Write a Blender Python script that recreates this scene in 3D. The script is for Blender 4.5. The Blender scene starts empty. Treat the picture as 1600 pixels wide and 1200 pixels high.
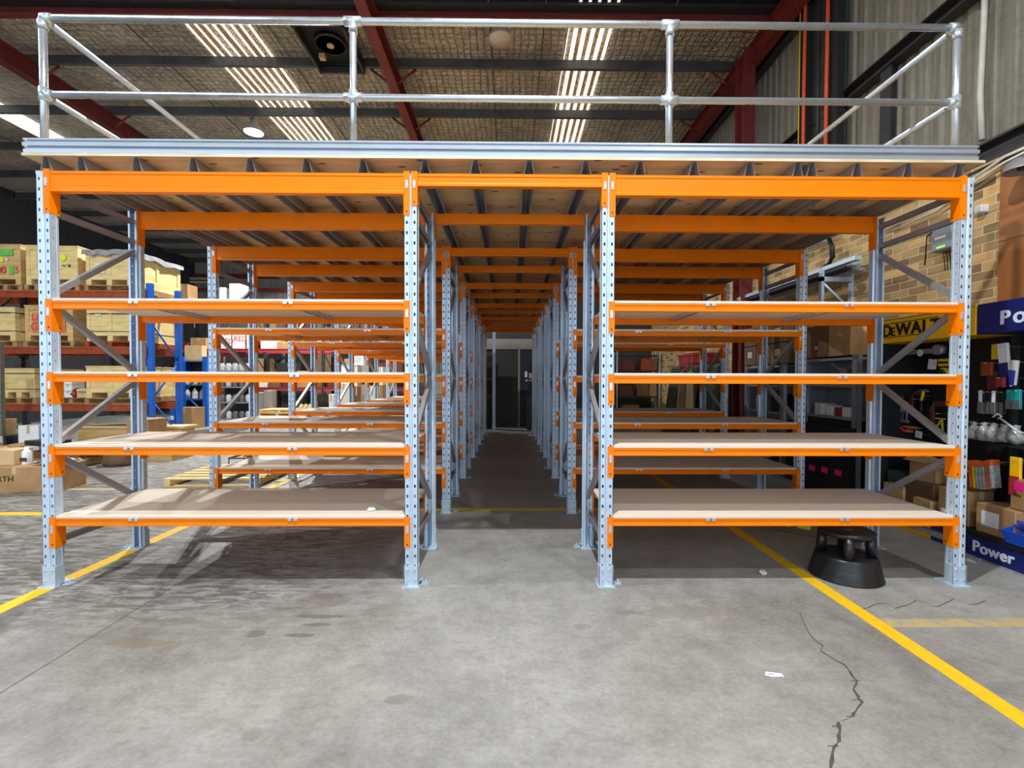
import bpy, bmesh, math, random
from mathutils import Vector, Matrix, Euler
random.seed(7)
PI = math.pi
C = bpy.context.scene.collection
S = bpy.context.scene

# ------------------------------------------------------------------ layout constants (metres)
CAMH = 1.46
Y0 = 3.42            # front face of the first rack
PITCH = 1.90         # rack row spacing
DEPTH = 0.87         # rack depth
NROW = 6
XI, XO = 0.69, 3.222  # inner / outer post centre lines
ZB = 2.895           # top of the top beams
LEV = [0.50, 1.00, 1.512, 2.02]   # board tops
WALLX = 4.45
ROOFZ = 7.5

def W(px, py, d):
    """a point of the place, from where it shows and how far off it stands"""
    return Vector(((px - 795) / 760 * d, d, CAMH - (py - 594) / 760 * d))

# ------------------------------------------------------------------ materials
def srgb(r, g, b):
    f = lambda c: (c / 255 / 12.92) if c / 255 <= 0.04045 else ((c / 255 + 0.055) / 1.055) ** 2.4
    return (f(r), f(g), f(b), 1)

class NT:
    def __init__(s, name):
        s.m = bpy.data.materials.new(name); s.m.use_nodes = True
        s.t = s.m.node_tree; s.n = s.t.nodes; s.l = s.t.links
        s.b = s.n['Principled BSDF']
    def add(s, kind, **kw):
        n = s.n.new(kind)
        for k, v in kw.items(): setattr(n, k, v)
        return n
    def link(s, a, b): s.l.new(a, b)
    def val(s, sock, v):
        if isinstance(v, (int, float, tuple)): sock.default_value = v
        else: s.link(v, sock)
    def math(s, op, a, b=None, c=None, clamp=False):
        n = s.add('ShaderNodeMath', operation=op, use_clamp=clamp)
        s.val(n.inputs[0], a)
        if b is not None: s.val(n.inputs[1], b)
        if c is not None: s.val(n.inputs[2], c)
        return n.outputs[0]
    def mix(s, f, a, b, blend='MIX'):
        n = s.add('ShaderNodeMix', data_type='RGBA', blend_type=blend)
        s.val(n.inputs[0], f); s.val(n.inputs[6], a); s.val(n.inputs[7], b)
        return n.outputs[2]
    def coord(s, kind='Object', scale=(1, 1, 1), rot=(0, 0, 0), loc=(0, 0, 0)):
        tc = s.add('ShaderNodeTexCoord'); mp = s.add('ShaderNodeMapping')
        mp.inputs['Scale'].default_value = scale; mp.inputs['Rotation'].default_value = rot; mp.inputs['Location'].default_value = loc
        s.link(tc.outputs[kind], mp.inputs[0]); return mp.outputs[0]
    def noise(s, vec, scale, detail=3, rough=.5, dist=0):
        n = s.add('ShaderNodeTexNoise'); n.inputs['Scale'].default_value = scale
        n.inputs['Detail'].default_value = detail; n.inputs['Roughness'].default_value = rough; n.inputs['Distortion'].default_value = dist
        s.link(vec, n.inputs['Vector']); return n.outputs['Fac']
    def ramp(s, fac, stops):
        n = s.add('ShaderNodeValToRGB'); cr = n.color_ramp
        while len(cr.elements) < len(stops): cr.elements.new(.5)
        for e, (p, c) in zip(cr.elements, stops):
            e.position = p; e.color = c if isinstance(c, tuple) else (c, c, c, 1)
        s.link(fac, n.inputs[0]); return n.outputs[0]
    def bump(s, h, strength=.3, dist=.01):
        n = s.add('ShaderNodeBump'); n.inputs['Strength'].default_value = strength; n.inputs['Distance'].default_value = dist
        s.link(h, n.inputs['Height']); s.link(n.outputs[0], s.b.inputs['Normal'])
    def col(s, c): s.val(s.b.inputs['Base Color'], c)

def plain(name, rgb, rough=.5, metal=0, var=.12, scale=14, bump=0, kind='Object'):
    s = NT(name); c = srgb(*rgb)
    v = s.noise(s.coord(kind), scale, 4, .6)
    dark = tuple(x * (1 - var) for x in c[:3]) + (1,); lite = tuple(min(1, x * (1 + var)) for x in c[:3]) + (1,)
    s.col(s.ramp(v, [(.3, dark), (.7, lite)]))
    s.b.inputs['Roughness'].default_value = rough; s.b.inputs['Metallic'].default_value = metal
    if bump: s.bump(v, bump, .004)
    return s.m

def emit(name, rgb, strength, base=None):
    s = NT(name); v = s.noise(s.coord(), 9, 2)
    s.col(s.ramp(v, [(.3, srgb(*(base or rgb))), (.7, srgb(*rgb))]))
    s.b.inputs['Emission Color'].default_value = srgb(*rgb); s.b.inputs['Emission Strength'].default_value = strength
    return s.m

M = {}
M['orange'] = plain('orange_powder_coat', (246, 128, 0), .42, 0, .04, 6)
M['orange'].node_tree.nodes['Principled BSDF'].inputs['Specular IOR Level'].default_value = .22
M['orange_shaded'] = plain('shaded_brown_orange', (150, 64, 28), .5, 0, .3, 8)  # shade on the left rack beams in the colour; own tone on small goods
M['blue_paint'] = plain('blue_paint', (16, 92, 190), .4, 0, .12)
M['red_paint'] = plain('red_paint', (150, 42, 44), .5, 0, .25)
M['red_steel'] = plain('red_oxide_steel', (104, 30, 28), .55, 0, .25, 5)
M['dark_steel'] = plain('dark_steel', (58, 58, 60), .5, .4, .25, 6)
M['purlin'] = plain('grey_purlin', (92, 92, 92), .5, .5, .25, 3)
M['grey_paint'] = plain('grey_shelving_paint', (128, 134, 142), .5, 0, .1)
M['olive_post'] = plain('grey_green_post_paint', (120, 118, 104), .5, .2, .15)
M['black'] = plain('black_board', (17, 17, 19), .7, 0, .3)
M['black_plastic'] = plain('black_plastic', (26, 27, 31), .33, 0, .25, 10)
M['white'] = plain('white_paper', (228, 230, 232), .6, 0, .04)
M['offwhite'] = plain('offwhite_plastic', (214, 214, 205), .45, 0, .06)
M['yellow_sign'] = plain('yellow_sign_panel', (250, 190, 14), .4, 0, .05)
M['navy'] = plain('navy_sign_panel', (22, 32, 104), .35, 0, .08)
M['text_black'] = plain('black_lettering', (14, 13, 12), .5, 0, .1)
M['text_white'] = plain('white_lettering', (225, 235, 245), .5, 0, .03)
M['blue_bin'] = plain('blue_bin_plastic', (20, 82, 214), .35, 0, .08)
M['pink'] = plain('pink_label', (255, 36, 140), .6, 0, .05)
M['green_label'] = plain('lime_label', (150, 226, 50), .6, 0, .08)
M['green_paint'] = plain('green_spray_paint', (92, 190, 84), .7, 0, .15)
M['yellow_dot'] = plain('fluorescent_yellow', (216, 240, 20), .6, 0, .05)
M['red_mark'] = plain('red_marker', (206, 64, 44), .7, 0, .15)
M['red_panel'] = plain('reddish_board', (206, 122, 84), .7, 0, .25, 6)
M['plastic_wrap'] = plain('plastic_wrap', (150, 150, 156), .25, 0, .3, 8, .4)
M['jar'] = plain('pale_jar_plastic', (190, 196, 196), .35, 0, .1)
M['jar_dark'] = plain('dark_jar', (96, 100, 104), .35, 0, .25)
M['tool_steel'] = plain('tool_steel', (150, 154, 160), .3, .8, .15)
M['maroon'] = plain('maroon_card', (92, 40, 38), .6, 0, .2)
M['yellow_tool'] = plain('yellow_tool_plastic', (226, 196, 28), .45, 0, .08)
M['teal'] = plain('teal_card', (20, 160, 160), .5, 0, .08)
M['orange_card'] = plain('orange_card', (226, 96, 44), .5, 0, .25, 20)
M['green_tarp'] = plain('dark_green_sheet', (58, 74, 64), .6, 0, .25, 4)
M['hose'] = plain('black_hose', (20, 20, 20), .5, 0, .2)
M['foil_pack'] = plain('clear_packaging', (170, 172, 168), .2, 0, .4, 26, .6)
M['blue_pack'] = plain('blue_packaging', (52, 68, 168), .35, 0, .35, 30, .3)
M['door_dark'] = plain('dark_panel', (58, 57, 56), .6, 0, .1, 3)
M['door_navy'] = plain('dark_blue_panel', (40, 44, 60), .6, 0, .1, 3)
M['wall_grey'] = plain('grey_plasterboard', (150, 148, 140), .7, 0, .08, 3)
M['conduit'] = plain('conduit_pipe', (192, 188, 176), .5, 0, .08)
M['cord_orange'] = plain('orange_conduit', (214, 84, 40), .6, 0, .15, 20)
M['bulb_unlit'] = plain('frosted_lens', (190, 180, 165), .2, 0, .1)
M['lamp_lit'] = emit('lit_lamp_lens', (235, 245, 255), 60)
M['led_green'] = emit('green_indicator', (120, 255, 60), 2.5)
M['paint_yellow'] = plain('road_yellow', (236, 190, 22), .6, 0, .1, 30)

def galv(name, rgb, metal=.55, rough=.38, cell=60):
    s = NT(name); co = s.coord()
    v = s.add('ShaderNodeTexVoronoi'); v.inputs['Scale'].default_value = cell; s.link(co, v.inputs['Vector'])
    n = s.noise(co, 7, 4, .6)
    k = s.math('ADD', s.math('MULTIPLY', v.outputs['Distance'], .35), s.math('MULTIPLY', n, .65))
    c = srgb(*rgb)
    s.col(s.ramp(k, [(.25, tuple(x * .86 for x in c[:3]) + (1,)), (.65, c)]))
    s.link(s.ramp(n, [(.3, rough - .08), (.7, rough + .1)]), s.b.inputs['Roughness'])
    s.b.inputs['Metallic'].default_value = metal
    return s.m
M['galv'] = galv('galvanised_steel', (202, 220, 238), .35)
M['galv_dark'] = galv('dull_galvanised_steel', (160, 160, 164), .4, .42)
M['galv_pipe'] = galv('galvanised_pipe', (196, 204, 212), .7, .3, 140)
M['rolled'] = plain('rolled_zinc_sheet', (186, 194, 204), .32, .55, .05, 3)
M['zinc'] = galv('bright_zinc', (206, 214, 222), .6, .28)

def wood(name, light, dark, stretch=(1, 8, 8), scale=2.2, knots=False, rough=.65):
    s = NT(name); co = s.coord(scale=stretch)
    g = s.noise(co, scale, 6, .6, .6)
    c = s.ramp(g, [(.3, srgb(*dark)), (.62, srgb(*light))])
    if knots:
        v = s.add('ShaderNodeTexVoronoi', voronoi_dimensions='2D'); v.inputs['Scale'].default_value = 2.6; v.inputs['Randomness'].default_value = 1
        s.link(s.coord(scale=(1, 2.2, 2)), v.inputs['Vector'])
        c = s.mix(s.ramp(v.outputs['Distance'], [(.05, .85), (.1, 0.0)]), c, srgb(70, 40, 24))
    s.col(c); s.b.inputs['Roughness'].default_value = rough; s.bump(g, .12, .004)
    return s.m
M['ply'] = wood('plywood_sheet', (228, 196, 148), (202, 166, 118), (1, 9, 9), 1.5, True)
M['ply_edge'] = wood('plywood_edge', (226, 214, 182), (196, 176, 138))
M['particle'] = plain('particle_board', (228, 217, 202), .7, 0, .06, 120)
M['crate'] = wood('pine_crate_board', (232, 208, 146), (206, 178, 116), (1.5, 1.5, 7), 2)
M['crate2'] = wood('tan_crate_board', (214, 180, 122), (184, 148, 92), (1.5, 1.5, 7), 2)
M['pallet'] = wood('weathered_pallet_wood', (176, 142, 94), (120, 90, 56), (4, 1, 4), 2)
M['card'] = wood('cardboard', (176, 138, 92), (158, 120, 78), (2, 2, 1), 3)
M['card_dark'] = wood('dark_cardboard', (118, 88, 62), (96, 70, 48), (2, 2, 1), 3)
M['card_light'] = wood('pale_cardboard', (206, 178, 134), (188, 158, 112), (2, 2, 1), 3)
M['brown_board'] = wood('brown_masonite', (168, 110, 60), (146, 92, 46), (3, 3, 1), 2)

def concrete():
    s = NT('stained_concrete'); co = s.coord()
    n1 = s.noise(co, .55, 6, .6, .4); n2 = s.noise(co, 5, 8, .7); n3 = s.noise(co, 42, 4, .7)
    k = s.math('ADD', s.math('ADD', s.math('MULTIPLY', n1, .5), s.math('MULTIPLY', n2, .3)), s.math('MULTIPLY', n3, .2))
    c = s.ramp(k, [(.36, srgb(112, 112, 109)), (.46, srgb(142, 142, 139)), (.55, srgb(162, 162, 159)), (.66, srgb(184, 185, 182))])
    n4 = s.noise(s.coord(scale=(1.6, 3.2, 1), rot=(0, 0, .35)), 7, 9, .78, .5)
    c = s.mix(s.math('MULTIPLY', s.ramp(n4, [(.5, 0.0), (.68, 1.0)]), .38), c, srgb(104, 101, 95))
    # rubber scuffs on the left, stretched along the driving direction
    sx = s.add('ShaderNodeSeparateXYZ'); s.link(co, sx.inputs[0])
    wob = s.noise(co, 3, 4, .6)
    streak = s.noise(s.coord(scale=(1.5, 5.5, 1), rot=(0, 0, .55)), 3.1, 9, .75, .7)
    area = s.math('MULTIPLY', s.ramp(s.math('ADD', s.math('MULTIPLY', sx.outputs[0], -.2), s.math('MULTIPLY', wob, .3)), [(.26, 0.0), (.5, 1.0)]),
                  s.ramp(s.math('MULTIPLY', sx.outputs[1], .1), [(.26, 0.0), (.33, 1.0)]))
    c = s.mix(s.math('MULTIPLY', s.math('MULTIPLY', area, s.ramp(streak, [(.44, 0.0), (.56, 1.0)])), .8), c, srgb(68, 65, 62))
    # oil spots, each with its own place and size
    def spot(x, y, rx, ry, amt, colr, c):
        dx = s.math('DIVIDE', s.math('SUBTRACT', sx.outputs[0], x), rx); dy = s.math('DIVIDE', s.math('SUBTRACT', sx.outputs[1], y), ry)
        r = s.math('ADD', s.math('SQRT', s.math('ADD', s.math('MULTIPLY', dx, dx), s.math('MULTIPLY', dy, dy))), s.math('MULTIPLY', s.math('SUBTRACT', n2, .5), 1.6))
        return s.mix(s.math('MULTIPLY', s.ramp(r, [(.75, 1.0), (1.05, 0.0)]), amt), c, colr)
    for (x, y, rx, ry, amt, colr) in [(-2.05, 2.68, .18, .06, .5, srgb(120, 108, 88)), (-1.88, 2.66, .09, .06, .35, srgb(120, 110, 90)),
            (-1.22, 3.2, .2, .11, .4, srgb(110, 104, 94)), (-1.17, 2.98, .2, .03, .6, srgb(92, 88, 82)), (-1.16, 2.88, .12, .022, .6, srgb(92, 88, 82)),
            (-1.2, 2.76, .1, .025, .6, srgb(92, 88, 82)), (-1.45, 2.78, .06, .05, .6, srgb(92, 86, 80)), (-.75, 3.05, .2, .12, .25, srgb(120, 110, 90)),
            (-1.05, 1.98, .05, .05, .4, srgb(112, 108, 100)), (-.5, 2.2, .08, .04, .45, srgb(112, 106, 98)), (.75, 3.02, .1, .035, .45, srgb(112, 106, 98)),
            (1.3, 3.15, .09, .04, .35, srgb(112, 106, 98)), (.45, 2.85, .07, .04, .35, srgb(108, 104, 98)), (1.15, 3.02, .35, .12, .25, srgb(118, 112, 104)),
            (-3.2, 2.9, .3, .2, .4, srgb(90, 86, 82)), (2.7, 2.3, .25, .025, .35, srgb(110, 106, 98))]:
        c = spot(x, y, rx, ry, amt, colr, c)
    # pale drips and scratches
    sc = s.noise(s.coord(scale=(9, 1.2, 1)), 2.4, 6, .7, .3)
    mid = s.ramp(s.math('ABSOLUTE', s.math('ADD', sx.outputs[0], -.02)), [(.06, 1.0), (.22, 0.0)])
    c = s.mix(s.math('MULTIPLY', s.math('MULTIPLY', mid, s.ramp(sc, [(.56, 0.0), (.68, 1.0)])), .22), c, srgb(206, 206, 202))
    # saw-cut joints
    for x in (-2.36, -6.9, -11.4):
        d = s.math('ABSOLUTE', s.math('SUBTRACT', sx.outputs[0], s.math('ADD', x, s.math('MULTIPLY', s.math('SUBTRACT', wob, .5), .015))))
        c = s.mix(s.ramp(d, [(.003, .75), (.007, 0.0)]), c, srgb(70, 68, 65))
    for y in (6.55, 11.2):
        d = s.math('ABSOLUTE', s.math('SUBTRACT', sx.outputs[1], y))
        c = s.mix(s.ramp(d, [(.006, .6), (.014, 0.0)]), c, srgb(80, 78, 74))
    s.col(c)
    s.link(s.ramp(n1, [(.3, .42), (.7, .62)]), s.b.inputs['Roughness'])
    s.bump(s.math('ADD', n3, n2), .12, .004)
    return s.m
M['concrete'] = concrete()

def brick():
    s = NT('face_brick'); co = s.coord()
    sx = s.add('ShaderNodeSeparateXYZ'); s.link(co, sx.inputs[0])
    cb = s.add('ShaderNodeCombineXYZ'); s.link(sx.outputs[1], cb.inputs[0]); s.link(sx.outputs[2], cb.inputs[1])
    b = s.add('ShaderNodeTexBrick'); s.link(cb.outputs[0], b.inputs['Vector'])
    b.inputs['Scale'].default_value = 1; b.inputs['Brick Width'].default_value = .24; b.inputs['Row Height'].default_value = .086
    b.inputs['Mortar Size'].default_value = .0045; b.inputs['Mortar Smooth'].default_value = .1; b.inputs['Bias'].default_value = 0
    b.inputs['Color1'].default_value = (0, 0, 0, 1); b.inputs['Color2'].default_value = (1, 1, 1, 1); b.inputs['Mortar'].default_value = (.5, .5, .5, 1)
    n = s.noise(s.coord(scale=(1, 1.2, 3)), 6, 5, .65)
    k = s.math('ADD', s.math('MULTIPLY', b.outputs['Color'], .6), s.math('MULTIPLY', n, .45))
    c = s.ramp(k, [(.18, srgb(122, 100, 70)), (.4, srgb(164, 136, 94)), (.62, srgb(196, 164, 112)), (.85, srgb(220, 176, 116))])
    c = s.mix(b.outputs['Fac'], c, srgb(222, 206, 172)); s.col(c); s.b.inputs['Roughness'].default_value = .85
    s.bump(s.math('SUBTRACT', 1.0, b.outputs['Fac']), .5, .006)
    return s.m
M['brick'] = brick()

def foil():
    s = NT('foil_insulation'); co = s.coord()
    dn = s.add('ShaderNodeTexNoise'); dn.inputs['Scale'].default_value = 2.3; dn.inputs['Detail'].default_value = 3; s.link(co, dn.inputs['Vector'])
    v = s.add('ShaderNodeVectorMath', operation='MULTIPLY_ADD'); s.link(dn.outputs['Color'], v.inputs[0]); v.inputs[1].default_value = (.12, .12, 0); s.link(co, v.inputs[2])
    sx = s.add('ShaderNodeSeparateXYZ'); s.link(v.outputs[0], sx.inputs[0])
    fx = s.math('ABSOLUTE', s.math('SUBTRACT', s.math('FRACT', s.math('DIVIDE', sx.outputs[0], .13)), .5))
    fy = s.math('ABSOLUTE', s.math('SUBTRACT', s.math('FRACT', s.math('DIVIDE', sx.outputs[1], .13)), .5))
    line = s.math('MAXIMUM', fx, fy)
    crump = s.noise(v.outputs[0], 6, 6, .6, 1.2)
    big = s.noise(co, .7, 3)
    c = s.ramp(s.math('ADD', s.math('MULTIPLY', crump, .6), s.math('MULTIPLY', big, .4)), [(.35, srgb(158, 148, 134)), (.62, srgb(238, 228, 210))])
    c = s.mix(s.ramp(line, [(.46, 0.0), (.5, .55)]), c, srgb(62, 54, 44))
    s.col(c); s.b.inputs['Roughness'].default_value = .34; s.b.inputs['Metallic'].default_value = .1
    h = s.math('SUBTRACT', s.math('MULTIPLY', crump, 1.4), s.math('MULTIPLY', s.math('POWER', s.math('MULTIPLY', line, 2.0), 5.0), .5))
    s.bump(h, 1.0, .09)
    return s.m
M['foil'] = foil()

def skylight():
    s = NT('dirty_skylight_sheet'); co = s.coord()
    sx = s.add('ShaderNodeSeparateXYZ'); s.link(co, sx.inputs[0])
    rib = s.math('ABSOLUTE', s.math('SUBTRACT', s.math('FRACT', s.math('DIVIDE', sx.outputs[0], .15)), .5))
    sp = s.noise(co, 26, 4, .7); sp2 = s.noise(s.coord(scale=(6, .4, 1)), 1.5, 3)
    dirt = s.math('MULTIPLY', s.ramp(rib, [(.24, 0.0), (.3, 1.0)]), s.ramp(s.math('ADD', s.math('MULTIPLY', sp, .6), s.math('MULTIPLY', sp2, .4)), [(.36, .72), (.52, 1.0)]))
    c = s.mix(dirt, srgb(255, 250, 236), srgb(92, 66, 34)); s.col(c)
    s.link(c, s.b.inputs['Emission Color']); s.b.inputs['Emission Strength'].default_value = 1.1
    return s.m
M['skylight'] = skylight()

def corrugated(name, rgb, axis=1):
    s = NT(name); co = s.coord()
    n = s.noise(s.coord(scale=(1, 5, .35) if axis == 1 else (5, 1, .35)), 2.2, 6, .7); n2 = s.noise(co, 14, 5, .7)
    c = srgb(*rgb)
    k = s.math('ADD', s.math('MULTIPLY', n, .7), s.math('MULTIPLY', n2, .3))
    s.col(s.ramp(k, [(.3, tuple(x * .36 for x in c[:3]) + (1,)), (.68, c)]))
    s.b.inputs['Roughness'].default_value = .6; s.b.inputs['Metallic'].default_value = .2
    return s.m
M['cladding'] = corrugated('fibre_cement_cladding', (146, 142, 128))
M['cladding_far'] = corrugated('far_cladding', (170, 168, 160), 0)

# ------------------------------------------------------------------ mesh builders
class MB:
    def __init__(s): s.bm = bmesh.new()
    def box(s, x0, x1, y0, y1, z0, z1, bevel=0):
        vs = [s.bm.verts.new(v) for v in ((x0, y0, z0), (x1, y0, z0), (x1, y1, z0), (x0, y1, z0), (x0, y0, z1), (x1, y0, z1), (x1, y1, z1), (x0, y1, z1))]
        for f in ((3, 2, 1, 0), (4, 5, 6, 7), (0, 1, 5, 4), (1, 2, 6, 5), (2, 3, 7, 6), (3, 0, 4, 7)): s.bm.faces.new([vs[i] for i in f])
        if bevel:
            es = list({e for v in vs for e in v.link_edges})
            bmesh.ops.bevel(s.bm, geom=es, offset=bevel, segments=1, affect='EDGES')
        return s
    def obox(s, c, sx, sy, sz, rot=(0, 0, 0)):
        m = Matrix.Translation(c) @ Euler(rot).to_matrix().to_4x4()
        n0 = len(s.bm.verts); s.box(-sx / 2, sx / 2, -sy / 2, sy / 2, -sz / 2, sz / 2)
        s.bm.verts.ensure_lookup_table()
        for v in s.bm.verts[n0:]: v.co = m @ v.co
        return s
    def cyl(s, p0, p1, r, seg=12, r2=None, caps=True):
        p0 = Vector(p0); p1 = Vector(p1); d = (p1 - p0); q = d.to_track_quat('Z', 'Y').to_matrix()
        r2 = r if r2 is None else r2; A = []; B = []
        for i in range(seg):
            a = 2 * PI * i / seg; u = Vector((math.cos(a), math.sin(a), 0))
            A.append(s.bm.verts.new(p0 + q @ (u * r))); B.append(s.bm.verts.new(p1 + q @ (u * r2)))
        for i in range(seg):
            f = s.bm.faces.new((A[i], A[(i + 1) % seg], B[(i + 1) % seg], B[i])); f.smooth = True
        if caps: s.bm.faces.new(A[::-1]); s.bm.faces.new(B)
        return s
    def tube(s, pts, r, seg=8):
        pts = [Vector(p) for p in pts]; rings = []
        for i, p in enumerate(pts):
            d = (pts[min(i + 1, len(pts) - 1)] - pts[max(i - 1, 0)]).normalized()
            up = Vector((0, 0, 1)) if abs(d.z) < .9 else Vector((1, 0, 0))
            a = d.cross(up).normalized(); b = d.cross(a).normalized()
            rings.append([s.bm.verts.new(p + a * r * math.cos(2 * PI * k / seg) + b * r * math.sin(2 * PI * k / seg)) for k in range(seg)])
        for A, B in zip(rings, rings[1:]):
            for k in range(seg):
                f = s.bm.faces.new((A[k], A[(k + 1) % seg], B[(k + 1) % seg], B[k])); f.smooth = True
        s.bm.faces.new(rings[0][::-1]); s.bm.faces.new(rings[-1]); return s
    def prism(s, prof, axis, a, b):
        """a closed 2-D outline pushed along an axis; prof holds the other two coordinates in order"""
        def pt(u, v, t): return {'x': (t, u, v), 'y': (u, t, v), 'z': (u, v, t)}[axis]
        A = [s.bm.verts.new(pt(u, v, a)) for u, v in prof]; B = [s.bm.verts.new(pt(u, v, b)) for u, v in prof]
        n = len(prof)
        for i in range(n): s.bm.faces.new((A[i], A[(i + 1) % n], B[(i + 1) % n], B[i]))
        s.bm.faces.new(A[::-1]); s.bm.faces.new(B); return s
    def lathe(s, prof, seg=24, c=(0, 0, 0), sx=1, sy=1):
        rings = []
        for r, z in prof:
            rings.append([s.bm.verts.new((c[0] + r * sx * math.cos(2 * PI * k / seg), c[1] + r * sy * math.sin(2 * PI * k / seg), c[2] + z)) for k in range(seg)])
        for A, B in zip(rings, rings[1:]):
            for k in range(seg):
                f = s.bm.faces.new((A[k], A[(k + 1) % seg], B[(k + 1) % seg], B[k])); f.smooth = True
        if prof[0][0] > 1e-4: s.bm.faces.new(rings[0][::-1])
        if prof[-1][0] > 1e-4: s.bm.faces.new(rings[-1])
        return s
    def strip(s, p, q, z0, z1, holes=None):
        """a sheet from plan point p to q; holes=(w, h, pitch, z_first) cuts a column of slots down its middle"""
        p = Vector(p); q = Vector(q); L = (q - p).length; g = lambda t, z: (p.x + (q.x - p.x) * t / L, p.y + (q.y - p.y) * t / L, z)
        if not holes:
            s.bm.faces.new([s.bm.verts.new(g(*a)) for a in ((0, z0), (L, z0), (L, z1), (0, z1))]); return s
        w, h, pit, zf = holes; us = [0, L / 2 - w / 2, L / 2 + w / 2, L]; zs = [z0]; z = zf
        while z + h < z1 - .01: zs += [z, z + h]; z += pit
        zs.append(z1); vs = [[s.bm.verts.new(g(u, z)) for u in us] for z in zs]
        for j in range(len(zs) - 1):
            for i in range(3):
                if i == 1 and j % 2 == 1: continue
                s.bm.faces.new((vs[j][i], vs[j][i + 1], vs[j + 1][i + 1], vs[j + 1][i]))
        return s
    def thick(s, t):
        bmesh.ops.recalc_face_normals(s.bm, faces=s.bm.faces)
        bmesh.ops.solidify(s.bm, geom=list(s.bm.faces), thickness=t); return s
    def move(s, m):
        bmesh.ops.transform(s.bm, matrix=m, verts=s.bm.verts); return s
    def mesh(s, name, mat):
        bmesh.ops.recalc_face_normals(s.bm, faces=s.bm.faces)
        me = bpy.data.meshes.new(name); s.bm.to_mesh(me); s.bm.free()
        for m in (mat if isinstance(mat, (list, tuple)) else [mat]): me.materials.append(m)
        return me
    def build(s, name, mat, parent=None, loc=(0, 0, 0), rot=(0, 0, 0)):
        return inst(name, s.mesh(name, mat), parent, loc, rot)

def inst(name, me, parent=None, loc=(0, 0, 0), rot=(0, 0, 0)):
    o = bpy.data.objects.new(name, me); C.objects.link(o); o.location = loc; o.rotation_euler = rot
    if parent: o.parent = parent
    return o
def tag(o, label=None, cat=None, group=None, kind=None):
    for k, v in (('label', label), ('category', cat), ('group', group), ('kind', kind)):
        if v: o[k] = v
    return o
def thing(name, label, cat, loc=(0, 0, 0), rotz=0, group=None):
    o = bpy.data.objects.new(name, None); C.objects.link(o); o.location = loc; o.rotation_euler = (0, 0, rotz); o.empty_display_size = .1
    return tag(o, label, cat, group)
def struct(o): o['kind'] = 'structure'; return o
def text(name, body, mat, parent, loc, rot, size, extrude=.002, bold=.0, shear=0, sx=1, align='LEFT'):
    cu = bpy.data.curves.new(name, 'FONT'); cu.body = body; cu.size = size; cu.extrude = extrude; cu.offset = 0; cu.shear = shear; cu.align_x = align; cu.space_character = 1 + bold * 14
    tmp = bpy.data.objects.new(name, cu); C.objects.link(tmp); bpy.context.view_layer.update()
    me = bpy.data.meshes.new_from_object(tmp.evaluated_get(bpy.context.evaluated_depsgraph_get())); me.name = name
    bpy.data.objects.remove(tmp); me.materials.clear(); me.materials.append(mat); me.transform(Matrix.Scale(sx, 4, (1, 0, 0)))
    if bold:
        bm = bmesh.new()
        for k, (dx, dy) in enumerate(((0, 0), (bold, 0), (-bold, 0), (0, bold * .6), (0, -bold * .6), (bold * .7, bold * .5), (-bold * .7, -bold * .5))):
            m2 = me.copy(); m2.transform(Matrix.Translation((dx, dy, k * .00004))); bm.from_mesh(m2); bpy.data.meshes.remove(m2)
        bm.to_mesh(me); bm.free()
    o = bpy.data.objects.new(name, me); C.objects.link(o); o.parent = parent; o.location = loc; o.rotation_euler = rot
    return o
FACE_LEFT = (PI / 2, 0, -PI / 2)      # lettering on a panel that faces -X
FACE_CAM = (PI / 2, 0, 0)             # lettering on a panel that faces -Y
def copy_tree(root, loc, label=None, rotz=None):
    r = root.copy(); C.objects.link(r); r.location = loc
    if rotz is not None: r.rotation_euler = (0, 0, rotz)
    if label: r['label'] = label
    for ch in list(root.children):
        c = ch.copy(); C.objects.link(c); c.parent = r
        for g in list(ch.children):
            d = g.copy(); C.objects.link(d); d.parent = c
    return r

# ------------------------------------------------------------------ the building
struct(MB().box(-16, 6, -9, 26, -.1, 0).build('floor', M['concrete']))
floor = bpy.data.objects['floor']
# crack in the slab
ctrl = [(1258, 962), (1268, 985), (1280, 1004), (1296, 1016), (1292, 1024), (1308, 1034), (1330, 1046), (1342, 1062), (1351, 1072), (1346, 1086), (1354, 1098), (1361, 1108), (1352, 1120), (1346, 1130), (1334, 1136), (1322, 1140), (1326, 1152), (1325, 1172), (1318, 1178), (1314, 1192), (1312, 1215), (1306, 1300)]
pts = []
for (a, b), (a2, b2) in zip(ctrl, ctrl[1:]):
    for t in (0, .5):
        px, py = a + (a2 - a) * t + random.uniform(-2, 2) * (t > 0), b + (b2 - b) * t; d = 1110 / (py - 594); pts.append(((px - 795) / 760 * d, d))
mb = MB(); prev = None
for i, (x, y) in enumerate(pts):
    w = .0025 + .006 * min(1, i / 24) * (1 + .5 * math.sin(i * 2.3))
    cur = (mb.bm.verts.new((x - w, y, .0006)), mb.bm.verts.new((x + w, y + .004, .0006)))
    if prev: mb.bm.faces.new((prev[0], prev[1], cur[1], cur[0]))
    prev = cur
    if i > 14 and i % 5 == 1:
        mb.box(x - .03, x + .012, y - .003, y + .002, .0002, .0008)
M['crack'] = plain('open_crack', (84, 76, 68), .9, 0, .3, 40)
mb.build('crack', M['crack'], floor)
mb = MB(); prev = None
for i in range(26):
    px = 1342 + i * 8.5; py = 953 + 5 * math.sin(i * .9) - i * .35 + random.uniform(-2, 2); d = 1110 / (py - 594); x = (px - 795) / 760 * d
    cur = (mb.bm.verts.new((x, d - .004, .0006)), mb.bm.verts.new((x, d + .004, .0006)))
    if prev: mb.bm.faces.new((prev[0], cur[0], cur[1], prev[1]))
    prev = cur
mb.build('crack', M['crack'], floor)
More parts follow.
